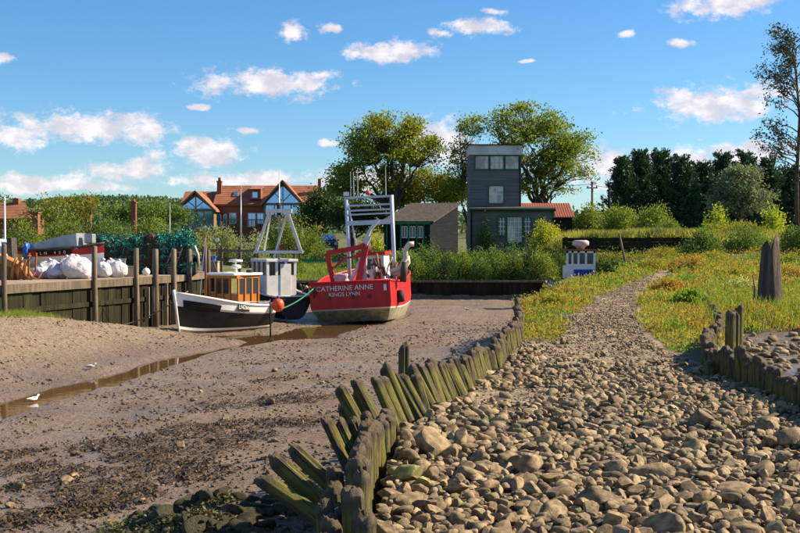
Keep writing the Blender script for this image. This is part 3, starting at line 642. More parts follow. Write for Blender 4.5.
for (p, d) in along([(2.15, 19.9), (2.5, 23), (2.9, 27), (3.3, 31), (4.0, 34.5)], 0.25):
    hh = float(np.interp(p.y, [20, 26, 31, 34], [.36, .24, .14, .05])) + rnd.gauss(0, .05); pile(t4, (p.x, p.y, -.15), (p.x - .04 + rnd.gauss(0, .03), p.y, hh), rnd.uniform(.07, .10))
t5 = thing('mooring_stump', 'single stout mossy pile standing alone behind the leaning row', 'pile', (0, 13.6, -.9))
tp = P(404, 343, 14.2); pile(t5, (tp.x, tp.y, -.75), tp, .095)
# right-hand wall of piles
t6 = thing('pile_row', 'close-set wall of short mossy piles along the right side of the cobbles', 'pile row', (4.3, 14, 0))
for (p, d) in along([(4.12, 10.2), (4.2, 11.5), (4.2, 13), (4.17, 14.8), (4.4, 16), (4.7, 17.0), (5.05, 18.1)], 0.135):
    hh = .34 + .035 * rnd.gauss(0, 1) - .04 * math.sin(p.y * 2.2); pile(t6, (p.x, p.y, -.1), (p.x + rnd.gauss(.01, .02), p.y, hh), rnd.uniform(.078, .095))
for (x, y, hh, r) in [(4.0, 14.35, .20, .09), (5.35, 18.0, .62, .10), (5.52, 18.3, .60, .09), (5.66, 18.5, .70, .085), (5.75, 18.9, .62, .08)]: pile(t6, (x, y, -.2), (x + .02, y + .03, hh), r)
for (p, d) in along([(5.1, 18.3), (5.9, 20.5), (6.6, 23), (7.3, 26), (8.1, 29.5)], 0.23):
    hh = .26 + .06 * rnd.gauss(0, 1); pile(t6, (p.x, p.y, -.1), (p.x + rnd.gauss(0, .02), p.y, hh), rnd.uniform(.08, .11))
# plank lying against the piles
pk = MB().beam(P(398, 470, 9.2), P(424, 428, 10.2), .10, .03).build('plank', 'deck_wood'); tag(pk, 'grey weathered plank lying against the foot of the leaning piles', 'plank')
# big split mooring stump on the marsh
st = thing('split_stump', 'tall split grey timber stump standing in the marsh grass', 'stump', (9.65, 29, -.2))
mb = MB(); n = 18; zz = np.linspace(0, 1, 14); vs = []
for z in zz:
    for k in range(n):
        a = 6.28318 * k / n; ca, sa = math.cos(a), math.sin(a); q = 1 + .10 * math.sin(3 * a + 1) + .07 * math.sin(5 * a + 4 * z) + .05 * math.sin(9 * a)
        top_ = 1.95 + .20 * math.sin(a + 2.6) - .30 * math.exp(-(ca * 4.0 + .15) ** 2) * (1 if True else 0)
        vs.append((ca * .30 * q * (1.12 - .38 * z), sa * .23 * q * (1.1 - .3 * z), z * top_))
mb.add(vs, [(i * n + k, i * n + (k + 1) % n, (i + 1) * n + (k + 1) % n, (i + 1) * n + k) for i in range(13) for k in range(n)]); c = len(mb.v); mb.v.append((.02, 0, 1.05)); mb.f += [(13 * n + k, 13 * n + (k + 1) % n, c) for k in range(n)]
mb.build('timber', 'stump_wood', st, True)
MB().b2(-.34, .36, -.24, .24, .12, .26).build('base_block', 'stump_wood', st, bevel=.03)
sk = MB().tube([P(754, 309, 28), P(755, 288, 28.1), P(753, 275, 28.15)], [.03, .026, .018], 6).build('stake', 'old_wood', None, True); tag(sk, 'thin pale stake standing just left of the split stump', 'stake')
for nm, lb, a, b_, r in [('stake', 'thin upright stake in the mud in front of the grey boat', (270.5, 347, 36.5), (270, 302, 36.5), .03), ('driftwood', 'short dark stick leaning out of the mud beside the upright stake', (264, 348, 35.8), (272, 336, 36.0), .045)]:
    tag(MB().tube([P(*a), P(*b_)], [r, r * .8], 6).build(nm, 'wet_wood', None, True), lb, 'stick')
for i, (a, b_) in enumerate([((8, 377), (35, 389)), ((32, 384), (38, 388)), ((118, 466), (158, 467)), ((152, 478), (182, 462))]):
    pass

# ================================================================== QUAY
qa, qb, qc = Vector((-16.4, 20, 0)), Vector((-12.2, 34, 0)), Vector((-9.3, 44, 0)); qd = Vector((-8.6, 52, 0)); DECK = 0.42
quay = thing('timber_quay', 'old timber quay with dark plank face and tall mooring posts on the left', 'quay', (-11, 38, 0))
qpts = along([(-15.6, 22.6), (-12.2, 34), (-9.3, 44), (-8.95, 48), (-8.6, 52)], 0.46)
for (p, d) in qpts:
    n = Vector((d.y, -d.x, 0)); c = Vector((p.x, p.y, 0)) + n * rnd.uniform(.0, .05); a = math.atan2(d.y, d.x)
    MB().box((c.x + d.x * .22, c.y + d.y * .22, -.72), (.445, .10, 2.0 + rnd.uniform(-.02, .02)), a).build('face_plank', 'wet_wood', quay, world=True)
for (p0, p1) in [((-15.6, 22.6), (-12.2, 34)), ((-12.2, 34), (-9.3, 44)), ((-9.3, 44), (-8.6, 52))]:
    p0 = Vector((*p0, 0)); p1 = Vector((*p1, 0)); d = (p1 - p0).normalized(); n = Vector((d.y, -d.x, 0))
    MB().beam(p0 + n * .10 + Vector((0, 0, .34)), p1 + n * .10 + Vector((0, 0, .34)), .20, .26).build('capping_beam', 'old_wood', quay, world=True)
    MB().beam(p0 + n * .10 + Vector((0, 0, -.35)), p1 + n * .10 + Vector((0, 0, -.35)), .10, .16).build('waling', 'wet_wood', quay, world=True)
    nb = int((p1 - p0).length / .34)
    for i in range(nb):   # deck boards run back from the edge
        a0 = p0 + d * (i * .34 + .02) - n * .02; MB().slab([a0 + Vector((0, 0, DECK)), a0 + d * .315 + Vector((0, 0, DECK)), a0 + d * .315 - n * 4.2 + Vector((0, 0, DECK + rnd.uniform(0, .012))), a0 - n * 4.2 + Vector((0, 0, DECK))], (0, 0, .05)).build('deck_board', 'deck_wood', quay, world=True)
for (px, ytop, Y, w) in [(3, 290 - 46, 33.7, .16), (94, 246, 38.55, .19), (140, 248, 41.3, .19), (163, 249, 42.7, .22), (184, 249, 44.2, .22), (203, 249, 46.4, .22), (219, 250, 49.5, .2)]:
    x = float(Qx(Y)) + .28; b_ = Vector((x, Y, -1.9)); tz = H - (ytop - HZ) / F * Y
    MB().tube([(x, Y, -1.9), (x + .01, Y, -.4), (x - .01, Y, .6), (x, Y, tz - .03), (x, Y, tz)], [w * .56, w * .54, w * .52, w * .5, w * .36], 8).build('mooring_post', 'old_wood', quay, True, world=True)
for (px, y0, y1, Y) in [(150, 287, 318, 42.2), (156, 287, 312, 42.6), (172, 283, 330, 43.6)]:
    x = float(Qx(Y)) + .25; MB().b2(x - .05, x + .05, Y - .05, Y + .05, H - (y1 - HZ) / F * Y, H - (y0 - HZ) / F * Y).build('fender_board', 'deck_wood', quay, world=True)
# ---- sacks
def blob(rx, ry, rz, seed, amp=.16, n=4, sq=.55, flat=True, crease=0):
    r = np.random.default_rng(seed); V = ico(n)[0].copy(); V = np.sign(V) * np.abs(V) ** sq; V /= np.maximum(1, np.linalg.norm(V, axis=1, keepdims=True) * .82)
    for f, a in ((2.3, amp), (4.7, amp * .5), (9, amp * .3)):
        for _ in range(3): V *= (1 + a * .5 * np.sin(V @ r.normal(size=3) * f + r.uniform(0, 6)))[:, None]
    if crease:
        an = np.arctan2(V[:, 1], V[:, 0]); up_ = np.clip(V[:, 2] + .3, 0, 1.2); V[:, :2] *= (1 + crease * up_ * (np.sin(an * 9 + r.uniform(0, 6) + 2 * V[:, 2]) + .7 * np.sin(an * 17 + 3 * V[:, 2])))[:, None]; V[:, :2] *= (1 - .38 * np.clip(V[:, 2] - .25, 0, 1))[:, None]; V[:, 2] *= 1 + .08 * np.sin(V[:, 0] * 7 + r.uniform(0, 6))
    V *= np.array([rx, ry, rz]); V[:, 2] += rz * .85
    if flat: V[:, 2] = np.maximum(V[:, 2], 0)
    return V
def up(px, py, Y): p = P(px, py, Y); return p
SK = [(40, 40.5, 18, 17, 'sack_blue', 'pale sack of shells wedged beside the rusty anchors'), (49, 41.0, 22, 24, 'sack_blue', 'bluish sagging sack in the middle of the left sacks'),
      (57, 40.2, 20, 19, 'sack_blue', 'low crumpled pale blue sack at the front of the left sacks'), (76, 40.3, 31, 30, 'sack', 'largest bulging white sack just left of a mooring post'),
      (66, 42.4, 22, 27, 'sack', 'white sack half hidden behind the largest bulging one'), (102, 41.8, 17, 24, 'sack', 'white sack immediately right of the mooring post'), (118, 42.3, 18, 22, 'sack', 'pointed white sack at the right end of the sacks'), (110, 43.4, 18, 22, 'sack', 'white sack behind the two at the right end')]
for i, (px, Y, w, h, mt, lb) in enumerate(SK):
    s = Y / F; x = (px - 400) * s; rz = h * s / 2.5; rx = w * s / 1.85
    root = thing('sack', lb, 'sack', (x, Y, DECK + .06), 0, 'bulging sacks on the quay')
    link('bag', np_mesh('bag', blob(rx, rx * .9, rz, 40 + i, .13, 4, .80, crease=.055), ico(4)[1], True), mt, root)
    MB().tube([(0, 0, rz * 1.55), (.02, 0, rz * 1.8), (.06, -.02, rz * 1.95)], [.10, .05, .09], 7).build('tied_neck', mt, root, True)
# ---- orange boat bow with anchors at the left edge
ob = thing('upturned_boat', 'orange wooden boat bow propped up at the left end of the quay', 'boat', P(8, 279, 39.2))
ob.location.z = DECK + .055; ob.location.x -= .25
pr = [(-1.5, 1.05), (-.6, 1.08), (.1, .86), (.75, .55), (1.05, .12), (.75, .02), (.55, .40), (-.1, .66), (-.8, .80), (-1.5, .80)]
MB().slab([(x, -.35, z) for (x, z) in pr], (0, .7, 0)).build('hull', 'orange_wood', ob, bevel=.02)
MB().slab([(-1.5, -.15, .0), (.6, -.15, .0), (.3, -.15, .55), (-.7, -.15, .75), (-1.5, -.15, .75)], (0, .3, 0)).build('inner_frame', 'brown_varnish', ob)
MB().lathe([(.09, -.375), (.09, -.34)], (-.35, 0, .92), 10, 'Y').build('port_hole', 'rubber', ob)
for i, dx in enumerate((.62, .82, 1.02)): MB().tube([(dx - .1, -.42 + .05 * i, 0.01), (dx - .06, -.42, .45), (dx + .06, -.36, .80)], [.05, .06, .045], 6).build('rib', 'orange_wood', ob, True)
for i, (px, lb) in enumerate([(28, 'rusty anchor leaning nearest the orange boat bow'), (33, 'rusty anchor leaning against the pale sacks')]):
    an = thing('anchor', lb, 'anchor', (float((px - 400) / F * 38.8), 38.8 + .2 * i, DECK + .055), .3 * i)
    MB().tube([(0, 0, .12), (.05, 0, .95)], .035, 6).build('shank', 'rust', an, True); MB().tube([(-.22, -.05, .3), (-.12, 0, .06), (.12, 0, .04), (.24, .05, .28)], [.02, .045, .045, .02], 6).build('fluke', 'rust', an, True)
    MB().tube([(.05, -.2, .85), (.05, .2, .85)], .025, 6).build('stock', 'rust', an, True)
# ================================================================== BOATS
def loft(fn, s_list, t_list, both=True):
    mb = MB(); ns, nt = len(s_list), len(t_list)
    for sg in ((1, -1) if both else (1,)):
        vs = [(sg * q[0], q[1], q[2]) for s in s_list for q in [fn(s, t_) for t_ in t_list]]
        mb.add(vs, [(i * nt + j, i * nt + j + 1, (i + 1) * nt + j + 1, (i + 1) * nt + j) for i in range(ns - 1) for j in range(nt - 1)])
    return mb
def skin(fn, s0, t_list):           # transom at s0
    mb = MB(); q = [fn(s0, t_) for t_ in t_list]; n = len(q)
    mb.add([(a, b_, c) for (a, b_, c) in q] + [(-a, b_, c) for (a, b_, c) in q], [(i, i + 1, n + i + 1, n + i) for i in range(n - 1)]); return mb
def rim(fn, s_list, t0, r, mat, par, name, n=5):
    q = [Vector(fn(s, t0)) for s in s_list]; path_ = [Vector((-v.x, v.y, v.z)) for v in reversed(q)] + q[1 if q[0].x < .02 else 0:]
    if q[0].x >= .02: path_ = [Vector((-v.x, v.y, v.z)) for v in reversed(q)] + q
    return MB().tube(path_, r, n).build(name, mat, par, True)
S = [i / 26 for i in range(27)]
# ---- black boat --------------------------------------------------
def f_black(s, t_):
    b_ = 1.0 * (1 - max(0, (s - .40) / .60) ** 3.8) * (.78 + .22 * math.sin(min(s / .4, 1) * 1.5708)) * math.sqrt(1 - .72 * (max(0, .12 - s) / .12) ** 2)
    sh = 1.02 + .62 * s ** 2.3; kz = .0 + .10 * max(0, (s - .8) / .2) ** 2
    e = .40 + .55 * s ** 3; return (b_ * t_ ** e * (1 - .12 * max(0, t_ - .75)) + .004, -2.6 + 5.0 * s + .30 * t_ * s ** 8 + .04, kz + (sh - kz) * t_)
bx = thing('fishing_boat', 'small black and white fishing boat with varnished wheelhouse by the quay', 'boat', (-6.47, 41, -1.60), math.atan2(.5, -.866))
T = lambda a, b_, n=5: [a + (b_ - a) * i / (n - 1) for i in range(n)]
loft(f_black, S, T(.02, .17)).build('hull_bottom', 'old_wood', bx, True); loft(f_black, S, T(.17, .235, 3)).build('waterline_stripe', 'clean_white', bx, True)
loft(f_black, S, T(.235, .70, 8)).build('hull_side', 'black_paint', bx, True); loft(f_black, S, T(.70, 1.0, 5)).build('bulwark', 'clean_white', bx, True)
for a, b_, mt, nm in [(.02, .17, 'old_wood', 'transom_bottom'), (.17, .235, 'clean_white', 'transom_stripe'), (.235, .7, 'black_paint', 'transom_side'), (.7, 1, 'clean_white', 'transom_top')]: skin(f_black, 0, T(a, b_, 4)).build(nm, mt, bx, True)
rim(f_black, S, 1.0, .045, 'clean_white', bx, 'gunwale')
loft(lambda s, u: (f_black(s, .8)[0] * u, f_black(s, .8)[1], f_black(s, .8)[2] - .06), S, [0, 1]).build('deck', 'deck_wood', bx)
sp_ = [f_black(1, t_) for t_ in T(.05, 1.06, 6)]; MB().tube([(0, q[1] + .03, q[2]) for q in sp_], [.035, .035, .04, .045, .055, .06], 6).build('stem_post', 'clean_white', bx, True)
for sg, nm in ((1, 'starboard'), (-1, 'port')):   # dark name panels at the bow
    loft(lambda s, t_: (f_black(s, t_)[0] * sg + sg * .008, f_black(s, t_)[1], f_black(s, t_)[2]), [.74 + .23 * i / 8 for i in range(9)], T(.70, .86, 4), False).build('name_panel', 'black_paint', bx, True)
q0 = Vector(f_black(.44, .88)); q1 = Vector(f_black(.62, .88)); q0.x *= -1; q1.x *= -1; ct = (q0 + q1) / 2; dr = (q1 - q0).normalized(); nn = Vector((-dr.y, dr.x, 0)); nn = -nn if nn.x > 0 else nn; nn.normalize()
tilt = math.asin(dr.z)
plate = MB().box((0, 0, 0), (.62, .30, .02)).build('number_plate', 'black_paint', bx); xax = -dr; zax = nn; yax = zax.cross(xax)
plate.matrix_local = Matrix.Translation(ct + nn * .05) @ Matrix((xax, yax, zax)).transposed().to_4x4()
lt = link('lettering', text_mesh('LN266', .22), 'clean_white', plate, (0, 0, .014))
# wheelhouse of vertical varnished staves, open aft
wo = -.55
for (x0, y0) in [(-.66, -.6), (-.66, -.2), (-.66, .2), (-.66, .6), (.66, -.6), (.66, -.2), (.66, .2), (.66, .6), (-.33, .66), (.33, .66), (0, .66)]: MB().b2(x0 - .035, x0 + .035, y0 - .035 + wo, y0 + .035 + wo, .95, 2.18).build('wheelhouse_post', 'varnish', bx)
MB().b2(-.645, .645, -.6 + wo, .645 + wo, .85, 1.50).build('wheelhouse_panel', 'varnish', bx)
for (a, b_) in [((-.66, -.155), (-.66, .155)), ((-.66, .245), (-.66, .555)), ((-.66, -.555), (-.66, -.245)), ((.66, -.555), (.66, -.245)), ((-.27, .66), (-.06, .66)), ((.06, .66), (.27, .66)), ((.66, -.14), (.66, .14)), ((.66, .26), (.66, .54))]: MB().b2(a[0] - .012, b_[0] + .012, a[1] - .008 + wo, b_[1] + .008 + wo, 1.51, 2.06).build('window', 'dark_glass', bx)
MB().b2(-.70, .70, -.64 + wo, .72 + wo, 2.07, 2.18).build('head_rail', 'varnish', bx)
MB().slab([(-.78, -.74 + wo, 2.18), (.78, -.74 + wo, 2.18), (.82, .2 + wo, 2.18), (.64, .82 + wo, 2.18), (-.64, .82 + wo, 2.18), (-.82, .2 + wo, 2.18)], (0, 0, .09)).build('roof', 'clean_white', bx, bevel=.03)
MB().lathe([(.05, 2.27), (.05, 2.42), (.18, 2.44), (.2, 2.52), (.13, 2.57)], (-.25, .2 + wo, 0), 12).build('radar', 'clean_white', bx, True)
MB().lathe([(.03, 2.27), (.03, 2.66), (.26, 2.67), (.27, 2.74), (.2, 2.76)], (0, -.1 + wo, 0), 14).build('radar', 'clean_white', bx, True)
MB().lathe([(.13, 2.27), (.14, 2.36), (.1, 2.38)], (-.42, -.4 + wo, 0), 10).build('vent', 'rubber', bx)
MB().tube([(-.75 + .1, .9, .9), (-.84, .3, 1.22), (-.84, -.6, 1.2), (-.72, -1.5, 1.14), (-.5, -2.1, 1.14), (.5, -2.1, 1.14), (.72, -1.5, 1.14), (.84, -.6, 1.2), (.84, .3, 1.22), (.65, .9, .95)], .018, 5).build('rail', 'grey_metal', bx, True)
for (x, y) in [(-.84, .3), (-.84, -.6), (-.72, -1.5), (-.5, -2.1), (.5, -2.1), (.72, -1.5), (.84, -.6), (.84, .3)]: MB().tube([(x, y, .8), (x, y, 1.21)], .015, 5).build('stanchion', 'grey_metal', bx)
MB().tube([(0.1, .95, .6), (.1, .97, 3.7)], [.05, .035], 7).build('mast', 'brown_varnish', bx, True)
MB().tube([(.1, .97, 3.6), (-.5, 2.0, 1.4)], .012, 4).build('stay', 'grey_metal', bx); MB().tube([(.1, .97, 3.6), (.5, -.4, 1.9)], .012, 4).build('stay', 'grey_metal', bx)
fd = thing('fender', 'round orange fender hanging at the black boat\'s stern', 'fender', (-4.62, 42.05, -.58))
MB().lathe([(.03, .26), (.16, .22), (.23, .08), (.23, -.06), (.15, -.2), (.03, -.25)], (0, 0, 0), 14).build('float', 'fender_orange', fd, True); MB().lathe([(.05, .24), (.06, .33), (.03, .36)], (0, 0, 0), 8).build('eye', 'blue_plastic', fd, True)
# ---- grey boat behind ---------------------------------------------
def f_grey(s, t_):
    b_ = .98 * (1 - max(0, (s - .5) / .5) ** 2.2) * (.85 + .15 * min(s / .3, 1)); sh = .98 + .75 * s ** 1.6
    return (b_ * t_ ** (.35 + .5 * s ** 3) + .004, -2.4 + 4.8 * s + .35 * t_ * s ** 8, sh * t_)
gb = thing('fishing_boat', 'grey hulled boat with white wheelhouse and tall A-frame in the middle', 'boat', (-5.55, 47.6, -1.38), math.atan2(.5, .87))
loft(f_grey, S, T(.02, .84, 10)).build('hull_side', 'grey_hull', gb, True); skin(f_grey, 0, T(.02, 1, 6)).build('transom', 'grey_hull', gb, True)
loft(f_grey, S, T(.84, 1.0, 4)).build('bulwark', 'grey_hull', gb, True); rim(f_grey, S, 1.0, .04, 'white_paint', gb, 'gunwale')
loft(lambda s, u: (f_grey(s, .8)[0] * u, f_grey(s, .8)[1], f_grey(s, .8)[2]), S, [0, 1]).build('deck', 'deck_wood', gb)
wb = MB().b2(-.55, .80, -.9, .75, .85, 1.80).build('wheelhouse', 'white_paint', gb)
MB().b2(-.60, .86, -.96, .8, 2.37, 2.49).build('roof', 'white_paint', gb, bevel=.02)
for (x, y) in [(-.5, -.85), (-.5, -.3), (-.5, .2), (-.5, .7), (.75, -.85), (.75, .7), (-.1, -.85), (.32, -.85), (.1, .7)]: MB().b2(x - .055, x + .055, y - .055, y + .055, 1.80, 2.37).build('window_post', 'white_paint', gb)
for (x0, x1, y0, y1) in [(-.5, -.48, -.79, -.36), (-.5, -.48, -.24, .14), (-.5, -.48, .26, .64), (-.44, -.16, -.85, -.83), (-.04, .26, -.85, -.83), (.38, .69, -.85, -.83), (.74, .76, -.79, .64), (-.44, .04, .69, .71), (.16, .69, .69, .71)]: MB().b2(x0, x1, y0, y1, 1.81, 2.36).build('window', 'dark_glass', gb)
MB().b2(.05, .55, -.93, -.9, .9, 2.28).build('door', 'white_paint', gb, bevel=.01)
# gantry stands square to the viewer on the wheelhouse roof
A = Matrix.Rotation(-gb.rotation_euler.z, 3, 'Z')
def gp(px, py, Y=47.0): p = P(px, py, Y) - gb.location; return A @ p
MB().beam(gp(254, 252), gp(303, 252), .14, .12).build('gantry_sill', 'white_paint', gb); MB().beam(gp(266, 211), gp(292, 211), .22, .16).build('gantry_head', 'white_paint', gb)
for a, b_, w in [((256, 252), (269, 213), .11), ((301, 252), (288, 213), .13), ((264, 252), (271, 213), .06), ((271, 268), (287, 213), .08)]: MB().beam(gp(*a), gp(*b_), w).build('gantry_leg', 'white_paint', gb)
MB().tube([gp(279, 270), gp(279.5, 170)], [.05, .015], 6).build('mast', 'grey_metal', gb, True); MB().beam(gp(275, 228), gp(284, 228), .05).build('crosstree', 'white_paint', gb)
MB().tube([gp(279, 215), gp(279, 203)], .10, 8).build('mast_lamp', 'rubber', gb, True); MB().lathe([(.12, 0), (.15, .12), (.1, .2)], gp(283, 249), 8).build('deck_lamp', 'rust', gb, True)
for i in range(5): MB().tube([gp(300 + i * 3, 284 + i, 45.3), gp(303 + i * 3, 292 - i, 45.4), gp(306 + i * 2, 286 + 3 * i, 45.3)], .045, 5).build('fishing_gear', ['old_wood', 'dark_gear', 'pipe_cream', 'rust', 'dark_gear'][i], gb, True)
# ---- red boat -----------------------------------------------------
def f_red(s, t_):
    b_ = 1.68 * (1 + .16 * math.sin(min(s / .35, 1) * 1.5708)) * (1 - max(0, (s - .5) / .5) ** 2.3); b_ *= .80 + .20 * min(1, t_ / .42) ** .8
    sh = 1.72 - .10 * math.sin(min(s, .5) * 6.28) + .9 * max(0, s - .25) ** 1.6
    y0 = -.0 + 2.0 * max(0, .365 - t_) * max(0, 1 - s * 6)
    return (b_ + .002, y0 + 7.2 * s + .4 * t_ * s ** 8, sh * t_)
rb = thing('fishing_boat', 'large red fishing boat seen from its lettered stern with white mast frame', 'boat', (-1.98, 45.3, -1.52), math.atan2(-.15, .99), tilt=(0, R(-3.2)))
SR = [i / 24 for i in range(25)]
loft(f_red, SR, T(.03, .33, 6)).build('hull_bottom', 'cream_paint', rb, True); loft(f_red, SR, T(.33, .365, 2)).build('waterline_stripe', 'clean_white', rb, True); loft(f_red, SR, T(.365, 1.0, 7)).build('hull_side', 'red_paint', rb, True)
for a, b_, mt, nm in [(.03, .33, 'cream_paint', 'transom_bottom'), (.33, .365, 'clean_white', 'transom_stripe'), (.365, 1, 'red_paint', 'transom')]: skin(f_red, 0, T(a, b_, 3)).build(nm, mt, rb, False)
mb = MB(); q = [f_red(s, .03) for s in SR]; n = len(q); mb.add([(a, b_, c) for a, b_, c in q] + [(-a, b_, c) for a, b_, c in q], [(i, i + 1, n + i + 1, n + i) for i in range(n - 1)]); mb.build('keel_plate', 'cream_paint', rb)
rim(f_red, SR, 1.0, .05, 'red_paint', rb, 'gunwale'); MB().tube([(-1.68, -.0, 1.72), (1.68, 0, 1.72)], .05, 6).build('stern_rail', 'red_paint', rb, True)
loft(lambda s, u: (f_red(s, .72)[0] * u, f_red(s, .72)[1] + .02, 1.15), SR, [0, 1]).build('deck', 'deck_wood', rb)
for s_, size, x, z in [('CATHERINE ANNE', .285, -.20, 1.47), ('KINGS LYNN', .225, -.22, 1.22)]: link('lettering', text_mesh(s_, size), 'clean_white', rb, (x, -.035, z), (R(90), 0, 0))
for (x, z) in [(-.85, 1.12), (.12, 1.14), (.80, 1.10)]: MB().b2(x - .05, x + .05, -.07, -.015, z - .09, z + .05).build('scupper', 'dark_gear', rb)
MB().b2(1.42, 1.53, -.03, -.012, 1.30, 1.56).build('draught_mark', 'clean_white', rb); MB().tube([(1.9, 1.0, 1.25), (1.95, 1.0, .75)], [.16, .16], 10).build('tyre_fender', 'rubber', rb, True)
B = Matrix.Rotation(-rb.rotation_euler.z, 3, 'Z')
def rp(px, py, dy): p = P(px, py, 45.3 + dy) - rb.location; p = B @ p; return Matrix.Rotation(R(3.2), 3, 'Y') @ p
# red gallows to port
for pts_, w in [([(334, 283), (327, 253), (345, 250), (366, 246)], .20), ([(366, 246), (358, 284)], .24), ([(334, 268), (345, 258), (362, 256)], .09)]:
    for a, b_ in zip(pts_[:-1], pts_[1:]): MB().beam(rp(*a, .9), rp(*b_, .9), w, .18, up=(0, 1, 0)).build('gallows', 'red_paint', rb)
# white mast frame
for a, b_, w in [((350, 285), (346.5, 197), .17), ((395, 285), (391.5, 195), .17), ((357, 250), (348.5, 205), .07)]: MB().tube([rp(*a, 1.6), rp(*b_, 1.6)], w / 2, 8).build('mast_leg', 'pale_blue_metal', rb, True)
for y0, y1, w in [(198, 196, .09), (206, 204, .07), (211, 209, .07), (215, 213, .06), (223.5, 221.5, .19)]: MB().beam(rp(347, y0, 1.6), rp(392, y1, 1.6), w, w).build('crossbar', 'pale_blue_metal', rb)
for px, y0, y1 in [(351, 197, 172), (354, 197, 172), (358, 197, 168), (386, 196, 166)]: MB().tube([rp(px, y0, 1.6), rp(px - .5, y1, 1.6)], [.025, .012], 4).build('aerial', 'grey_metal', rb)
MB().lathe([(.09, 0), (.12, .1), (.05, .2)], rp(368, 195, 1.6), 8).build('masthead_lamp', 'fender_orange', rb, True); MB().lathe([(.12, 0), (.12, .16)], rp(346.5, 196, 1.6), 8).build('leg_cap', 'clean_white', rb)
# deck crane and gear
for pts_, w in [([(365, 284), (364, 246)], .20), ([(366, 240), (370, 230), (379, 219)], .13), ([(350, 282), (363, 256)], .12), ([(365, 244), (369, 236)], .22)]:
    for a, b_ in zip(pts_[:-1], pts_[1:]): MB().beam(rp(*a, 1.0), rp(*b_, 1.0), w, .14, up=(0, 1, 0)).build('crane_arm', 'pale_blue_metal', rb)
MB().b2(-.02, 1.08, 2.4, 3.9, 1.1, 2.75).build('wheelhouse', 'white_paint', rb); MB().b2(-.1, 1.16, 2.3, 4.0, 2.75, 2.9).build('roof', 'red_paint', rb)
for x in (.15, .6): MB().b2(x, x + .34, 2.37, 2.395, 2.15, 2.6).build('window', 'dark_glass', rb)
MB().b2(.62, .92, 2.36, 2.396, 1.5, 2.05).build('door_panel', 'red_paint', rb)
MB().lathe([(.2, 2.9), (.26, 3.1), (.18, 3.3)], (.25, 2.9, 0), 10).build('winch_drum', 'dark_gear', rb, True)
for i in range(16):
    px = rnd.uniform(366, 392); py = rnd.uniform(260, 283); a = rp(px, py, .7 + rnd.random()); c = rp(px + rnd.uniform(-6, 6), py - rnd.uniform(2, 16), .7 + rnd.random())
    MB().tube([a, c], rnd.uniform(.03, .09), 6).build('deck_gear', rnd.choice(['dark_gear', 'dark_gear', 'rust', 'grey_metal', 'red_paint', 'pipe_cream']), rb, True)
for i, (pts_, w) in enumerate([([(390, 272), (400, 268), (406, 258), (405, 250), (409, 244), (414, 244)], .11), ([(391, 274), (401, 272), (408, 262), (407, 256)], .11), ([(396, 276), (402, 270), (405, 262)], .09)]): MB().tube([rp(a, b_, .8 + .1 * i) for a, b_ in pts_], w, 8).build('hose', 'pipe_cream', rb, True)
MB().tube([rp(403, 282, .6), rp(405, 262, .6)], .14, 8).build('bollard', 'dark_gear', rb, True)
o = link('catch_bag', np_mesh('catch_bag', blob(.3, .25, .22, 90), ico(4)[1], True), 'pink_plastic', rb, rp(341, 283, .6)); 
# ---- derelict blue boat ------------------------------------------
wr = thing('derelict_boat', 'derelict boat with peeling blue and white wheelhouse behind the bank', 'boat', (9.55, 55.5, -.75), R(-62))
def f_wr(s, t_):
    b_ = 1.0 * (1 - max(0, (s - .55) / .45) ** 2.2) * (.86 + .14 * min(1, s / .3)); return (b_ * t_ ** .45 + .004, -2.2 + 6.4 * s, (.72 + .35 * s * s) * t_)
loft(f_wr, S, T(.03, .6)).build('hull_bottom', 'white_paint', wr, True); loft(f_wr, S, T(.6, 1)).build('hull_side', 'blue_paint', wr, True); skin(f_wr, 0, T(.03, 1)).build('transom', 'blue_paint', wr, True)
rim(f_wr, S, 1.0, .05, 'old_wood', wr, 'gunwale'); loft(lambda s, u: (f_wr(s, .85)[0] * u, f_wr(s, .85)[1], f_wr(s, .85)[2]), S, [0, 1]).build('deck', 'old_wood', wr)
D = Matrix.Rotation(-wr.rotation_euler.z, 3, 'Z')
def dp(px, py, Y): return D @ (P(px, py, Y) - wr.location)
def dbox(x0, x1, y0, y1, Y, dep, name, mat, skew=0):
    a = P(x0, y1, Y); b_ = P(x1, y0, Y); vs = [(a.x, Y, a.z), (b_.x, Y, a.z), (b_.x, Y + dep, a.z), (a.x, Y + dep, a.z)]
    return MB().slab([D @ (Vector(v) - wr.location) for v in vs], (0, 0, b_.z - a.z)).build(name, mat, wr)
dbox(566.5, 595.5, 266, 285, 55.0, 1.3, 'wheelhouse', 'white_paint'); dbox(574, 595, 269.5, 276.5, 54.97, .03, 'blue_panel', 'blue_paint')
dbox(565.5, 597, 249.5, 251, 54.95, 1.4, 'roof', 'rust')
for x0 in (566.5, 571.5, 577.5, 585, 593.5): dbox(x0, x0 + 2, 251, 266, 55.0, .08, 'window_post', 'white_paint')
for x0 in (566.5, 593.5): dbox(x0, x0 + 2, 251, 266, 56.2, .08, 'window_post', 'white_paint')
dbox(566.5, 595.5, 251, 253, 55.0, .06, 'window_head', 'white_paint'); dbox(566.5, 595.5, 264, 266, 54.99, .06, 'window_sill', 'white_paint')
for x0, x1 in ((568.5, 571.4), (573.6, 577.4), (579.6, 584.9), (587.1, 593.4)): dbox(x0, x1, 253, 264, 55.06, .01, 'window', 'dark_glass')
c = P(580.5, 249, 55.6); MB().lathe([(.18, 0), (.24, .12), (.42, .2), (.42, .38), (.30, .44)], D @ (c - wr.location), 12).build('roof_tank', 'rusty_white', wr, True)
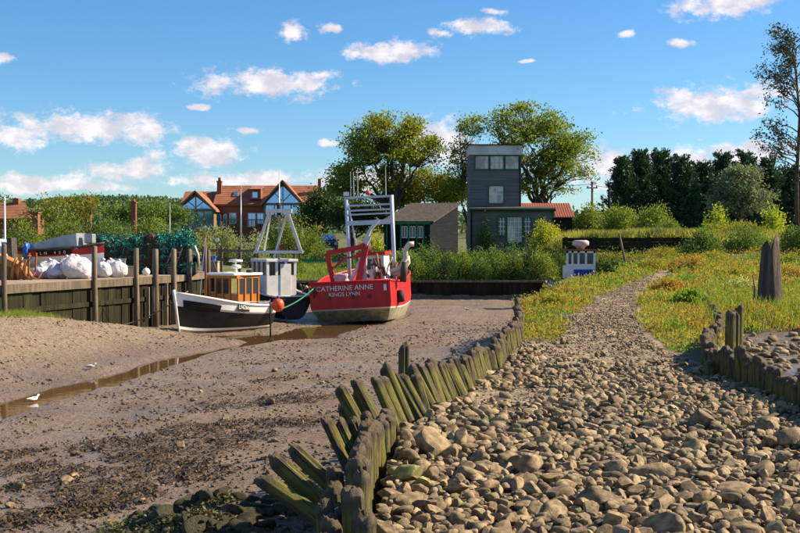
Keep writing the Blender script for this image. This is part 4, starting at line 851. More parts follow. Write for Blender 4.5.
lp = MB().tube([P(632, 296, 57), P(627, 270, 57), P(623, 252, 57), P(619, 233, 57)], [.07, .07, .06, .045], 7).build('leaning_pole', 'old_wood', None, True); tag(lp, 'bare pale pole leaning up behind the derelict blue boat', 'pole')
tm = MB().beam(P(610, 277, 54), P(652, 266, 60), .16, .12).build('timber_baulk', 'old_wood'); tag(tm, 'long grey timber lying on the bank beside the leaning pole', 'timber')
# ropes
def sag(a, b_, s, n=12): a = Vector(a); b_ = Vector(b_); return [a.lerp(b_, i / n) - Vector((0, 0, s * 4 * (i / n) * (1 - i / n))) for i in range(n + 1)]
tag(MB().tube(sag(P(110, 327, 38.5), P(188, 291, 39.3), .25), .022, 5).build('mooring_rope', 'rope_red', None, True), 'reddish mooring rope slung from the mud up to the black boat\'s bow', 'rope')
tag(MB().tube(sag(P(277, 310, 42.6), P(313, 289, 45.0), .12), .03, 5).build('mooring_rope', 'rope_green', None, True), 'green rope between the black boat\'s stern and the red boat', 'rope')

# ---- boat and clutter on the hard behind the sacks ------------------
def f_hd(s, t_):
    b_ = .75 * (1 - max(0, (s - .45) / .55) ** 2.2); return (b_ * t_ ** .4 + .004, -2.2 + 4.6 * s, (.75 + .22 * (2 * s - .9) ** 2) * t_)
hb = thing('laid_up_boat', 'red laid-up boat with grey cuddy and black registration strip behind the sacks', 'boat', (-14.2, 44.6, DECK + .35), R(-96))
loft(f_hd, S, T(.03, .62)).build('hull_bottom', 'clean_white', hb, True); loft(f_hd, S, T(.62, .90)).build('hull_side', 'red_paint', hb, True); loft(f_hd, S, T(.90, 1, 3)).build('top_strake', 'dark_gear', hb, True); skin(f_hd, 0, T(.03, 1)).build('transom', 'red_paint', hb, True)
rim(f_hd, S, 1.0, .05, 'dark_gear', hb, 'gunwale'); loft(lambda s, u: (f_hd(s, .8)[0] * u, f_hd(s, .8)[1], f_hd(s, .8)[2]), S, [0, 1]).build('deck', 'deck_wood', hb)
hs = loft(lambda s, t_: (f_hd(s, t_)[0] + .03, f_hd(s, t_)[1], f_hd(s, t_)[2]), [.46 + .30 * i / 6 for i in range(7)], T(.70, .92, 3), False).build('registration_strip', 'black_paint', hb, True)
for i, ch in enumerate('LN 450'):
    if ch != ' ':
        s = .50 + .04 * i; q = f_hd(s, .80); link('lettering', text_mesh(ch, .17), 'clean_white', hb, (q[0] + .05, q[1], q[2]), (R(90), 0, R(90)))
MB().slab([(-.5, -.6, .7), (-.5, 1.5, .78), (-.5, 1.45, 1.40), (-.5, .9, 1.30), (-.5, -.5, .95)], (1.0, 0, 0)).build('cuddy', 'grey_metal', hb)
MB().b2(-.2, .2, 1.65, 2.0, 1.0, 1.38).build('engine_box', 'grey_metal', hb, bevel=.05)
for x in (-.4, .4): MB().b2(x - .12, x + .12, -1.2, -1.0, -.36, .1).build('chock', 'old_wood', hb); MB().b2(x - .12, x + .12, 1.0, 1.2, -.36, .1).build('chock', 'old_wood', hb)
wc = thing('motor_boat', 'white boat windscreen and cabin cut by the left picture edge', 'boat', (-15.6, 42.6, DECK + .06))
MB().slab([(-1.2, -.5, 0), (.55, -.5, 0), (.72, -.5, .75), (.35, -.5, 1.45), (-1.2, -.5, 1.45)], (0, 1.0, 0)).build('cabin', 'white_paint', wc, bevel=.03); MB().slab([(.02, -.52, .8), (.5, -.52, .8), (.25, -.52, 1.35), (-.1, -.52, 1.35)], (0, .015, 0)).build('window', 'window_glass', wc); MB().slab([(.62, -.3, .3), (.86, -.3, .3), (.80, -.3, 1.5), (.62, -.3, 1.5)], (0, .6, 0)).build('windscreen_frame', 'dark_gear', wc)
for (px, py, Y, nm, mt, lb, w, h) in [(23, 246, 44.2, 'tarpaulin_bundle', 'yellow_plastic', 'yellow bundle lying on the laid-up red boat', .32, .12), (27, 244, 44.0, 'kayak_end', 'blue_plastic', 'upright blue float on the laid-up red boat', .10, .35), (30, 246, 44.5, 'white_tub', 'white_paint', 'white tub beside the blue float', .38, .18), (36, 247, 44.3, 'net_roll', 'net_teal', 'teal net roll on the laid-up red boat', .30, .12)]:
    p = P(px, py + 4, Y); z0 = 1.15; o = link(nm, np_mesh(nm, blob(w, .25, h, sum(map(ord, nm)) % 97, .08), ico(4)[1], True), mt, None, (p.x, Y, z0)); tag(o, lb, nm.split('_')[-1])
# ---- net and creel heap ----------------------------------------------
nh = thing('net_heap', 'long waist-high heap of creels under teal netting on the quay', 'net heap', (-10.9, 47.2, DECK))
lumps = [(-1.75 + .5 * i, rnd.uniform(-.1, .1), rnd.uniform(1.6, 1.95) - .10 * abs(i - 3.6) * .2) for i in range(8)]
core = []; cf = []
for i, (x, y, h) in enumerate(lumps):
    V = blob(.42, .75, h / 2, 200 + i, .10, 4, .5); V[:, 0] += x; V[:, 1] += y; core.append(V); cf.append(ico(4)[1] + i * len(V))
core = np.concatenate(core); link('heap', np_mesh('heap', core, np.concatenate(cf), True), 'net_core', nh)
def strands(n, colr, name, x0, x1, seed, rad):
    r = np.random.default_rng(seed); C = core[(core[:, 0] > x0) & (core[:, 0] < x1) & (core[:, 2] > .15)]; vs = []; fs = []
    for k in range(n):
        p = C[r.integers(len(C))] * np.array([1.0, 1.03, 1.02]); d = r.normal(size=3) * np.array([1, .4, .7]); d /= np.linalg.norm(d); L = r.uniform(.08, .34); b_ = len(vs)
        for j in range(4):
            q = p + d * L * (j / 3 - .5) + np.array([0, -.03, .05 * math.sin(j * 1.05)]) + r.normal(0, .02, 3); w = np.array([r.normal(), 0, r.normal()]); w = w / np.linalg.norm(w) * rad
            vs += [q - w, q + w]
            if j: fs.append((b_ + 2 * j - 2, b_ + 2 * j - 1, b_ + 2 * j + 1, b_ + 2 * j))
    tag(link(name, np_mesh(name, vs, fs), colr, nh), kind='stuff')
strands(2600, 'net_brown', 'brown_netting', -3, 3, 5, .018); strands(2400, 'net_teal', 'teal_netting', -3, .3, 6, .020); strands(2000, 'net_teal', 'teal_netting', .7, 3, 8, .028)
for (px, py, Y, w, d, h, mt, nm, lb, ct_) in [(119, 263, 44.8, .5, .4, .62, 'grey_metal', 'storage_bin', 'grey bin with pale lid behind the right-hand sacks', 'bin'), (131, 280, 43.2, .5, .4, .35, 'deck_wood', 'wooden_box', 'low wooden box beside the pointed white sack', 'box'), (176, 279, 46.6, .7, .4, .36, 'deck_wood', 'wooden_box', 'pale wooden crate between the two right mooring posts', 'box'), (212, 281, 50, .6, .4, .45, 'deck_wood', 'wooden_box', 'pale wooden crate behind the orange mast', 'box')]:
    x = (px - 400) / F * Y; t_ = thing(nm, lb, ct_, (x, Y, DECK + .06), rnd.uniform(-.2, .2)); MB().b2(-w / 2, w / 2, -d / 2, d / 2, 0, h).build('body', mt, t_, bevel=.015); MB().b2(-w / 2 - .02, w / 2 + .02, -d / 2 - .02, d / 2 + .02, h, h + .05).build('lid', mt, t_)
fl = thing('float', 'small white float lying on the quay by the net heap', 'float', ((146 - 400) / F * 44.6, 44.6, DECK + .06)); MB().lathe([(.03, 0), (.14, .05), (.17, .15), (.12, .26), (.03, .3)], (0, 0, 0), 12).build('ball', 'clean_white', fl, True); MB().lathe([(.03, .29), (.035, .36)], (0, 0, 0), 6).build('eye', 'rope_red', fl)
tr = thing('hand_trolley', 'dark metal hand trolley leaning beside the net heap', 'trolley', ((171 - 400) / F * 46, 46, DECK + .06), 0)
for x in (-.2, .2): MB().tube([(x - .12, 0, .1), (x + .25, .1, 1.1)], .03, 6).build('rail', 'dark_gear', tr, True); MB().lathe([(.14, -.03), (.14, .03)], (x - .12, 0, .14), 12, 'X').build('wheel', 'rubber', tr)
for k in range(4): z = .25 + .22 * k; MB().tube([(-.32 + .37 * z / 1.1, .02, z), (.08 + .37 * z / 1.1, .02, z)], .02, 5).build('rung', 'dark_gear', tr, True)
wi = thing('winch', 'dark engine and winch with a white hose and blue drum on the quay end', 'winch', ((190 - 400) / F * 47.2, 47.2, DECK + .06))
MB().b2(-.3, .3, -.25, .25, 0, .5).build('frame', 'dark_gear', wi, bevel=.04); MB().lathe([(.22, -.3), (.12, -.28), (.12, .28), (.22, .3)], (0, 0, .62), 12, 'X').build('drum', 'rubber', wi, True); MB().lathe([(.12, .6), (.14, .9), (.12, 1.15)], (-.05, .1, 0), 10).build('blue_drum', 'blue_plastic', wi, True); MB().tube([(-.35, 0, 1.05), (-.1, 0, 1.25), (.2, 0, 1.15), (.34, 0, .8), (.36, 0, .3)], .06, 7).build('hose', 'pipe_cream', wi, True)
rl = thing('post_and_rail_fence', 'low post and rail fence behind the black boat', 'fence', (-8.5, 55, .36))
for i in range(7): MB().b2(-2.2 + i * .9, -2.08 + i * .9, -.06, .06, 0, 1.25).build('post', 'old_wood', rl)
for z in (.55, 1.0): MB().b2(-2.3, 3.5, -.09, -.06, z, z + .12).build('rail', 'old_wood', rl)
vn = thing('fish_box', 'blue plastic fish box on the quay behind the orange mast', 'box', ((209 - 400) / F * 52, 52, .36)); MB().b2(-.3, .3, -.2, .2, 0, .75).build('body', 'blue_plastic', vn, bevel=.02); MB().b2(-.33, .33, -.23, .23, .75, .82).build('lid', 'blue_plastic', vn)
# ================================================================== FAR TIMBER WALL AND GREEN NET
fw = thing('retaining_wall', 'low dark timber wall along the far side of the mud', 'wall', (1, 64.7, -1.6))
for i in range(37):
    x = -8 + i * .5; z1 = -.50 + .03 * math.sin(i * 1.7); MB().b2(x, x + .485, 64.62 + rnd.uniform(-.02, .02), 64.78, -2.2, z1).build('wall_plank', 'wet_wood', fw, world=True)
MB().b2(-8, 10.4, 64.5, 64.85, -.47, -.34).build('capping_beam', 'old_wood', fw, world=True)
rw = thing('retaining_wall', 'dark plank wall holding up the grassy bank behind the leaning pole', 'wall', (14, 70, .5))
for k in range(6): MB().b2(10.2, 19.5, 69.75, 69.87, .55 + k * .27, .80 + k * .27).build('wall_plank', 'wet_wood', rw, world=True)
for i in range(6): MB().b2(10.3 + i * 1.75, 10.5 + i * 1.75, 69.6, 69.75, .3, 2.2).build('post', 'wet_wood', rw, world=True)
gn = thing('net_fence', 'bright green plastic net fence along the garden front', 'fence', (2, 78.4, .2))
MB().b2(-9.5, 9.6, 78.4, 78.42, .25, .72).build('netting', 'net_green_fence', gn, world=True)
for i in range(12): MB().b2(-9.4 + i * 1.7, -9.3 + i * 1.7, 78.3, 78.4, .1, .95).build('post', 'dark_gear', gn, world=True)

# ================================================================== BUILDINGS
def wpx(s0, Y): return (lambda px: (px - 400) * Y / F), (lambda py: H - (py - HZ) * Y / F)
def window(par, x0, x1, z0, z1, Y, nx_, nz_, frame='green_trim', bar='clean_white', glass='curtain_glass', fw_=.07):
    """frame proud of the wall, pane set back, glazing bars"""
    w = MB(); w.b2(x0, x0 + fw_, Y - .07, Y + .02, z0, z1); w.b2(x1 - fw_, x1, Y - .07, Y + .02, z0, z1); w.b2(x0 + fw_, x1 - fw_, Y - .07, Y + .02, z1 - fw_, z1); w.b2(x0 + fw_, x1 - fw_, Y - .09, Y + .02, z0, z0 + fw_)
    o = w.build('window', frame, par, world=True)
    def sub(mb, nm, mt):
        l = par.location; c = mb.build(nm, mt, o); c.data.transform(Matrix.Translation(-l)); return c
    sub(MB().b2(x0 + fw_, x1 - fw_, Y - .012, Y - .004, z0 + fw_, z1 - fw_), 'pane', glass)
    for i in range(1, nx_): x = x0 + (x1 - x0) * i / nx_; sub(MB().b2(x - .022, x + .022, Y - .045, Y - .014, z0 + fw_, z1 - fw_), 'glazing_bar', bar)
    for i in range(1, nz_): z = z0 + (z1 - z0) * i / nz_; sub(MB().b2(x0 + fw_, x1 - fw_, Y - .04, Y - .016, z - .022, z + .022), 'glazing_bar', bar)
    return o
# ---- lookout tower ------------------------------------------------
tw = thing('lookout_tower', 'grey boarded lookout tower house with green window frames', 'house', (8, 90, .25))
tx, tz = wpx(0, 89)
MB().b2(tx(470), tx(521), 89, 93, .1, tz(150)).build('wall', 'tower_board', tw, world=True)
MB().slab([(tx(469), 88.85, tz(155)), (tx(522), 88.85, tz(155)), (tx(522), 88.95, tz(145.5)), (tx(469), 88.95, tz(145.5))], (0, 4.2, 0)).build('parapet', 'rusty_white', tw, world=True)
MB().b2(tx(468.5), tx(522.5), 88.8, 93.2, tz(145.5), tz(144.6)).build('roof_edge', 'tar_board', tw, world=True)
for a, b_ in ((474.5, 489), (489.4, 504), (504.4, 519)): window(tw, tx(a), tx(b_), tz(170), tz(155.6), 88.98, 3, 2, bar='pink_plastic')
window(tw, tx(488), tx(504), tz(204), tz(185.5), 88.98, 2, 2)
for k in range(24):
    z = tz(172) - k * .24
    if z > tz(208): MB().b2(tx(470) - .01, tx(521) + .01, 88.975, 89.005, z, z + .05).build('board_edge', 'tower_board', tw, world=True)
tx2, tz2 = wpx(0, 87.5)
MB().b2(tx2(470), tx2(552), 87.5, 89.2, .1, tz2(211)).build('front_room_wall', 'front_board', tw, world=True)
MB().b2(tx2(469), tx2(555), 87.3, 89.4, tz2(211.5), tz2(209)).build('eaves_board', 'green_trim', tw, world=True)
MB().slab([(tx2(469), 87.3, tz2(209)), (tx2(555), 87.3, tz2(209)), (tx2(555), 89.0, tz2(206.5)), (tx2(469), 89.0, tz2(206.5))], (0, 0, .05)).build('front_room_roof', 'shed_roof', tw, world=True)
MB().b2(tx2(552), tx2(554.2), 87.4, 87.6, tz2(218), tz2(211)).build('corner_trim', 'green_trim', tw, world=True)
window(tw, tx2(497.5), tx2(506), tz2(236), tz2(217), 87.48, 3, 4, glass='dark_glass'); window(tw, tx2(523), tx2(531.5), tz2(236), tz2(217), 87.48, 3, 4, glass='dark_glass')
window(tw, tx2(506.4), tx2(522.6), tz2(243), tz2(216.5), 87.47, 4, 5, glass='curtain_glass'); MB().b2(tx2(506), tx2(523), 87.4, 87.5, tz2(251), tz2(243.6)).build('door_panel', 'green_trim', tw, world=True)
# annex with red tin roof
MB().b2(tx(521.5), tx(574), 90, 93.5, .2, tz(217)).build('annexe_wall', 'tar_board', tw, world=True)
MB().slab([(tx(521.5), 89.6, tz(217.5)), (tx(576), 89.6, tz(217.5)), (tx(575), 92.2, tz(202.5)), (tx(521.5), 92.2, tz(202.5))], (0, 0, .06)).build('annexe_roof', 'red_tin', tw, world=True)
MB().slab([(tx(521.5), 92.2, tz(202.6)), (tx(575), 92.2, tz(202.6)), (tx(576), 94.5, tz(217)), (tx(521.5), 94.5, tz(217))], (0, 0, .06)).build('annexe_roof_back', 'red_tin', tw, world=True)
for i in range(22):
    x = tx(522 + i * 2.5); MB().beam((x, 89.58, tz(217.5) + .075), (x, 92.2, tz(202.5) + .075), .04, .012).build('roof_seam', 'red_tin', tw, world=True)
MB().tube([(tx(520), 88.93, tz(157)), (tx(520), 88.93, tz(207))], .05, 6).build('drainpipe', 'tar_board', tw, world=True); MB().tube([(tx2(471.5), 87.42, tz2(212)), (tx2(471.5), 87.42, .3)], .05, 6).build('drainpipe', 'tar_board', tw, world=True); MB().tube([(tx2(469), 87.22, tz2(210.5)), (tx2(555), 87.22, tz2(210.5))], .06, 6).build('gutter', 'tar_board', tw, world=True)
# climbing plant grows on the front: added with the vegetation
# ---- black shed ---------------------------------------------------
sh = thing('boat_shed', 'black boarded shed with grey pitched roof and green window posts', 'shed', (2, 87, .25))
sx, sz = wpx(0, 81)
A_, B_, C_ = Vector((sx(384), 81, 0)), Vector((sx(430), 81, 0)), Vector((4.46, 85.6, 0))
D_ = A_ + (C_ - B_); ze, zr = sz(221.5), 4.80
sh.location = (A_ + C_) / 2 + Vector((0, 0, .25))
MB().add([A_ + Vector((0, 0, .1)), B_ + Vector((0, 0, .1)), C_ + Vector((0, 0, .1)), D_ + Vector((0, 0, .1)), A_ + Vector((0, 0, ze)), B_ + Vector((0, 0, ze)), C_ + Vector((0, 0, zr)), D_ + Vector((0, 0, zr))], [(0, 1, 5, 4), (1, 2, 6, 5), (2, 3, 7, 6), (3, 0, 4, 7), (0, 3, 2, 1), (4, 5, 6, 7)]).build('wall', 'tar_board', sh, world=True)
ov = Vector((.25, 0, 0)); dn = Vector((0, -.35, -.12))
MB().slab([A_ - ov + dn + Vector((0, 0, ze + .02)), B_ + ov + dn + Vector((0, 0, ze + .02)), C_ + ov + Vector((0, 0, zr + .02)), D_ - ov + Vector((0, 0, zr + .02))], (0, 0, .12)).build('roof', 'shed_roof', sh, world=True)
MB().b2(sx(384), sx(430.5), 80.60, 80.68, ze - .22, ze - .08).build('fascia', 'green_trim', sh, world=True)
for px in (386, 393, 400, 408, 416, 423): MB().b2(sx(px), sx(px) + .10, 80.85, 80.98, .6, ze - .2).build('window_post', 'green_trim', sh, world=True)
for px in (401.5, 409.5, 417): window(sh, sx(px), sx(px + 6), sz(238), sz(226), 80.97, 2, 1, frame='white_paint', glass='dark_glass', fw_=.05)
# garden seats of bent wood
for i, (px, py, w, lb) in enumerate([(433, 257, 12, 'rounded brown garden arch before the shed'), (478, 252, 10, 'rounded brown garden arch left of the tower door'), (492, 252, 8, 'wicker hoop leaning below the tower windows')]):
    Y = 79.3; p = P(px, py, Y); g_ = thing('garden_hoop', lb, 'garden hoop', (p.x, Y, float(ground(p.x, Y)))); r_ = w * Y / F / 2; zc = max(.25, p.z - g_.location.z)
    for q in (1, .72): MB().tube([(r_ * q * math.cos(a), .1 * q, zc + r_ * q * 1.1 * math.sin(a) - (0 if 0 < a < 3.14 else zc)) for a in np.linspace(-.01, 3.15, 11)], .045, 5).build('hoop', 'old_wood', g_, True)
    MB().b2(-r_, r_, .02, .1, 0, zc).build('panel', 'old_wood', g_)
gt = thing('picket_gate', 'small brown picket gate beside the golden bush', 'gate', (13.1, 78, 2.25))
for i in range(8): MB().b2(-.7 + i * .18, -.6 + i * .18, -.03, .03, -.6, .45).build('picket', 'brown_varnish', gt)
MB().b2(-.75, .78, .03, .07, .1, .2).build('rail', 'brown_varnish', gt); MB().b2(-1.1, -.8, -.15, .15, -.6, .5).build('pillar', 'brick', gt)
# ---- brick house ----------------------------------------------------
hs_ = thing('brick_house', 'red brick house with orange pantile roofs and glazed gables behind the quay', 'house', (-21, 138, 2.2))
hX, hZ = wpx(0, 138)
MB().b2(hX(205), hX(319), 138, 144.5, 1.5, hZ(205)).build('wall', 'brick', hs_, world=True)
def gable_roof(x0, x1, y0, ym, y1, ze_, zr_, name, mat='pantile', th=.16):
    o = MB().slab([(x0, y0, ze_), (x1, y0, ze_), (x1, ym, zr_), (x0, ym, zr_)], (0, 0, th)).build(name, mat, hs_, world=True)
    MB().slab([(x0, ym, zr_), (x1, ym, zr_), (x1, y1, ze_), (x0, y1, ze_)], (0, 0, th)).build(name, mat, hs_, world=True); return o
gable_roof(hX(214), hX(318), 137.5, 141.3, 145, hZ(205.5), hZ(185.5), 'roof')
gable_roof(hX(180), hX(216), 138.3, 141.5, 144.7, hZ(206), hZ(191.5), 'wing_roof'); MB().b2(hX(181), hX(216), 138.6, 144.4, 1.5, hZ(206)).build('wing_wall', 'brick', hs_, world=True)
def front_gable(px0, px1, pya, pye, pyb, Yf, Yb, glass_rows, nm):
    gX, gZ = wpx(0, Yf); x0, x1 = gX(px0), gX(px1); xm = (x0 + x1) / 2; za, zb, ze_ = gZ(pya), gZ(pyb), gZ(pye)
    MB().slab([(x0 + .25, Yf, zb), (x1 - .25, Yf, zb), (x1 - .25, Yf, ze_ + .1), (xm, Yf, za - .1), (x0 + .25, Yf, ze_ + .1)], (0, Yb - Yf, 0)).build(nm + '_wall', 'oak', hs_, world=True)
    for sg in (-1, 1):
        xe = xm + sg * (x1 - x0) / 2 * 1.04
        MB().slab([(xe, Yf - .6, ze_ - .1), (xm, Yf - .6, za), (xm, Yb, za), (xe, Yb, ze_ - .1)], (0, 0, .16)).build(nm + '_roof', 'pantile', hs_, world=True)
        MB().beam((xe, Yf - .62, ze_ - .05), (xm, Yf - .62, za + .06), .10, .20, up=(0, 0, 1)).build('barge_board', 'oak', hs_, world=True)
    k = .80; xi0, xi1 = xm - (x1 - x0) / 2 * k, xm + (x1 - x0) / 2 * k
    MB().slab([(xi0, Yf - .03, ze_ + .25), (xi1, Yf - .03, ze_ + .25), (xm, Yf - .03, za - .55)], (0, .02, 0)).build('gable_pane', 'window_glass', hs_, world=True)
    MB().slab([(xi0, Yf - .03, zb + glass_rows), (xi1, Yf - .03, zb + glass_rows), (xi1, Yf - .03, ze_ - .05), (xi0, Yf - .03, ze_ - .05)], (0, .02, 0)).build('lower_pane', 'window_glass', hs_, world=True)
    MB().beam((xm, Yf - .1, ze_), (xm, Yf - .1, za - .2), .10, .10).build('king_post', 'oak', hs_, world=True); MB().beam((x0 + .3, Yf - .1, ze_ + .1), (x1 - .3, Yf - .1, ze_ + .1), .12, .14).build('tie_beam', 'oak', hs_, world=True)
    for sg in (-1, 1): MB().beam((xm, Yf - .11, ze_ + .4), (xm + sg * (x1 - x0) * .22, Yf - .11, (za + ze_) / 2 + .1), .08, .08).build('brace', 'oak', hs_, world=True)
    for q in (.30, .5, .70): x = x0 + (x1 - x0) * q; MB().b2(x - .06, x + .06, Yf - .10, Yf - .04, zb + glass_rows, ze_).build('mullion', 'oak', hs_, world=True)
front_gable(176, 216, 192, 211, 234, 134.5, 141, .6, 'left_gable'); front_gable(262, 304, 181.5, 205, 236, 135.5, 141.3, 2.6, 'right_gable')
for (a, b_, c_, d_) in [(218, 227, 214, 227), (229.5, 236.5, 213, 224), (248, 256, 213, 227), (257, 264, 213, 224), (221, 224, 214, 222)]: window(hs_, hX(a), hX(b_), hZ(d_), hZ(c_), 137.97, 2, 1, frame='clean_white', glass='window_glass', fw_=.10)
# dormer and roof light
MB().b2(hX(250), hX(261), 137.9, 141, hZ(199.5), hZ(190)).build('dormer', 'brick', hs_, world=True); MB().slab([(hX(249.5), 137.6, hZ(190.2)), (hX(261.5), 137.6, hZ(190.2)), (hX(261.5), 141.2, hZ(185.6)), (hX(249.5), 141.2, hZ(185.6))], (0, 0, .14)).build('dormer_roof', 'pantile', hs_, world=True); window(hs_, hX(252.5), hX(258), hZ(198), hZ(192), 137.88, 1, 1, frame='clean_white', glass='window_glass')
ya = lambda py: 137.5 + (205.5 - py) / 20 * 3.8
MB().slab([(hX(231.5), ya(198), hZ(198) + .18), (hX(237), ya(198), hZ(198) + .18), (hX(237), ya(193), hZ(193) + .18), (hX(231.5), ya(193), hZ(193) + .18)], (0, -.03, .10)).build('roof_light', 'oak', hs_, world=True); MB().slab([(hX(232.4), ya(197.2), hZ(197.2) + .3), (hX(236.1), ya(197.2), hZ(197.2) + .3), (hX(236.1), ya(193.8), hZ(193.8) + .3), (hX(232.4), ya(193.8), hZ(193.8) + .3)], (0, -.02, .04)).build('roof_light_pane', 'window_glass', hs_, world=True)
ch = MB().b2(hX(215), hX(219.5), 139.6, 140.3, hZ(195), hZ(181.5)).build('chimney', 'chimney_brick', hs_, world=True); MB().b2(hX(214.5), hX(220), 139.5, 140.4, hZ(181.5), hZ(180.3)).build('chimney_cap', 'chimney_brick', hs_, world=True); MB().lathe([(.2, 0), (.16, .35), (.2, .45)], (hX(217.2), 139.95, hZ(180.3)), 8).build('chimney_pot', 'pantile', hs_, True, world=True)
MB().b2(hX(317), hX(320), 139.6, 140.3, hZ(190), hZ(178)).build('chimney', 'chimney_brick', hs_, world=True)
rlx = MB()
for i in range(24): rlx.b2(hX(216 + i * 2.0), hX(216 + i * 2.0) + .05, 137.2, 137.25, hZ(227), hZ(220))
rlx.b2(hX(215), hX(264), 137.18, 137.27, hZ(220), hZ(219.3)); rlx.build('balcony_rail', 'oak', hs_, world=True)
# ---- cottage at the far left and its chimneys -----------------------
ct = thing('cottage', 'cottage with mottled orange roof half hidden in bushes at the far left', 'house', (-31, 96, .5)); kX, kZ = wpx(0, 96)
MB().b2(kX(-30), kX(26), 97, 101, .3, kZ(219)).build('wall', 'brick', ct, world=True); MB().slab([(kX(-32), 96.6, kZ(220)), (kX(30), 96.6, kZ(220)), (kX(14), 99, kZ(203)), (kX(-32), 99, kZ(203))], (0, 0, .15)).build('roof', 'pantile', ct, world=True); MB().beam((kX(31), 96.5, kZ(222)), (kX(12), 99, kZ(203)), .2, .2).build('barge_board', 'oak', ct, world=True)
MB().b2(kX(2), kX(8), 98.7, 99.4, kZ(214), kZ(197)).build('chimney', 'chimney_brick', ct, world=True)
def stack(px, y0, y1, Y, w, lb, pot=True):
    X = (px - 400) / F * Y; z0 = float(ground(X, Y)) if Y < 225 else .5; zt = H - (y0 - HZ) / F * Y; c = thing('chimney_stack', lb, 'chimney', (X, Y, z0)); MB().b2(-w / 2, w / 2, -w / 2, w / 2, 0, zt - z0 - .12).build('shaft', 'chimney_brick', c); MB().b2(-w / 2 - .07, w / 2 + .07, -w / 2 - .07, w / 2 + .07, zt - z0 - .12, zt - z0).build('cap', 'chimney_brick', c)
    if pot: MB().lathe([(.16, 0), (.12, .3)], (0, 0, zt - z0), 8).build('pot', 'pantile', c)
stack(35.5, 212, 236, 88, .6, 'red brick chimney rising among bushes behind the laid-up boat', False); stack(88, 198, 215, 120, .7, 'brick chimney showing above the treetops behind the sacks'); stack(134, 202, 222, 105, .45, 'narrow brick chimney above the net heap')
def pole(px, y0, Y, r, mt, lb, nm='mast', cat='mast', arm=0):
    X = (px - 400) / F * Y; z0 = float(ground(X, Y)); zt = H - (y0 - HZ) / F * Y; t_ = thing(nm, lb, cat, (X, Y, z0)); MB().tube([(0, 0, -.2), (0, 0, zt - z0)], [r, r * .7], 8).build('shaft', mt, t_, True)
    if arm: MB().b2(-arm, arm, -.05, .05, zt - z0 - .5, zt - z0 - .4).build('crossarm', mt, t_); [MB().lathe([(.05, 0), (.06, .12)], (x, 0, zt - z0 - .4), 6).build('insulator', 'dark_gear', t_) for x in (-arm * .8, arm * .8)]
    MB().lathe([(r * 1.1, 0), (r * 1.2, .08), (r * .5, .14)], (0, 0, zt - z0 - .02), 8).build('cap', mt, t_)
pole(5, 200, 46, .05, 'clean_white', 'white mast at the left edge of the picture'); pole(170, 100 + 105, 58, .03, 'grey_metal', 'thin bare mast rising behind the net heap')
pole(241, 188, 62, .04, 'grey_metal', 'thin grey mast standing before the house'); pole(592, 183, 100, .13, 'old_wood', 'utility pole with crossarm left of the conifers', 'utility_pole', 'pole', .5); pole(609, 186, 92, .12, 'tar_board', 'dark bare pole in front of the conifers', 'utility_pole', 'pole')
tag(MB().tube(sag(P(540, 184, 101), P(592, 184, 100), .15) + sag(P(592, 184, 100), P(609, 187, 92), .1), .02, 4).build('overhead_wire', 'dark_gear', None), 'overhead wire running to the utility pole', 'wire')
sb = thing('buoy_sign', 'small white round marker on the rail fence', 'marker', P(217, 240, 54.8)); MB().lathe([(.11, -.03), (.11, .03)], (0, 0, 0), 14, 'Y').build('disc', 'clean_white', sb); MB().b2(-.03, .03, -.02, .02, -1.1, -.18).build('stem', 'old_wood', sb)
# ---- car --------------------------------------------------------------
cr = thing('parked_car', 'dark blue car parked nose-on among the bushes', 'car', ((327 - 400) / F * 108, 108, 1.05), R(8))
MB().slab([(-.92, -2.1, .35), (-.92, 2.1, .35), (-.92, 2.1, 1.05), (-.92, -1.15, 1.05), (-.92, -1.95, .92), (-.92, -2.15, .7)], (1.84, 0, 0)).build('body', 'car_paint', cr, bevel=.08)
mb = MB(); lo = [(-.84, -1.2, 1.04), (.84, -1.2, 1.04), (.84, 2.05, 1.04), (-.84, 2.05, 1.04)]; hi_ = [(-.66, -.45, 1.68), (.66, -.45, 1.68), (.66, 1.75, 1.68), (-.66, 1.75, 1.68)]
mb.add(lo + hi_, [(0, 1, 5, 4), (1, 2, 6, 5), (2, 3, 7, 6), (3, 0, 4, 7), (4, 5, 6, 7), (3, 2, 1, 0)]); mb.build('cabin', 'car_paint', cr, bevel=.06)
MB().slab([(-.72, -1.13, 1.12), (.72, -1.13, 1.12), (.60, -.52, 1.62), (-.60, -.52, 1.62)], (0, -.03, .012)).build('windscreen', 'window_glass', cr)
for sg in (-1, 1):
    MB().slab([(sg * .835, -.95, 1.10), (sg * .835, 1.6, 1.10), (sg * .70, 1.5, 1.58), (sg * .70, -.4, 1.58)], (sg * .02, 0, .005)).build('side_window', 'dark_glass', cr)
    MB().lathe([(.13, -2.16), (.14, -2.10)], (sg * .68, 0, .78), 12, 'Y').build('headlight', 'clean_white', cr); MB().box((sg * 1.02, -.75, 1.12), (.2, .12, .16)).build('mirror', 'car_paint', cr, bevel=.03)
    for y in (-1.35, 1.35):
        w = MB().lathe([(.34, -.11), (.34, .11)], (sg * .80, y, .34), 18, 'X').build('wheel', 'rubber', cr); MB().lathe([(.2, -.005), (.2, .005)], (sg * .915, y, .34), 12, 'X').build('rim', 'grey_metal', w)
MB().b2(-.45, .45, -2.18, -2.12, .62, .80).build('grille', 'dark_gear', cr); MB().b2(-.86, .86, -2.2, -2.08, .36, .52).build('bumper', 'dark_gear', cr); MB().b2(-.26, .26, -2.215, -2.2, .42, .52).build('number_plate', 'clean_white', cr)
MB().tube([(-.6, -.3, 1.74), (-.6, 1.6, 1.74)], .025, 5).build('roof_rail', 'grey_metal', cr); MB().tube([(.6, -.3, 1.74), (.6, 1.6, 1.74)], .025, 5).build('roof_rail', 'grey_metal', cr)
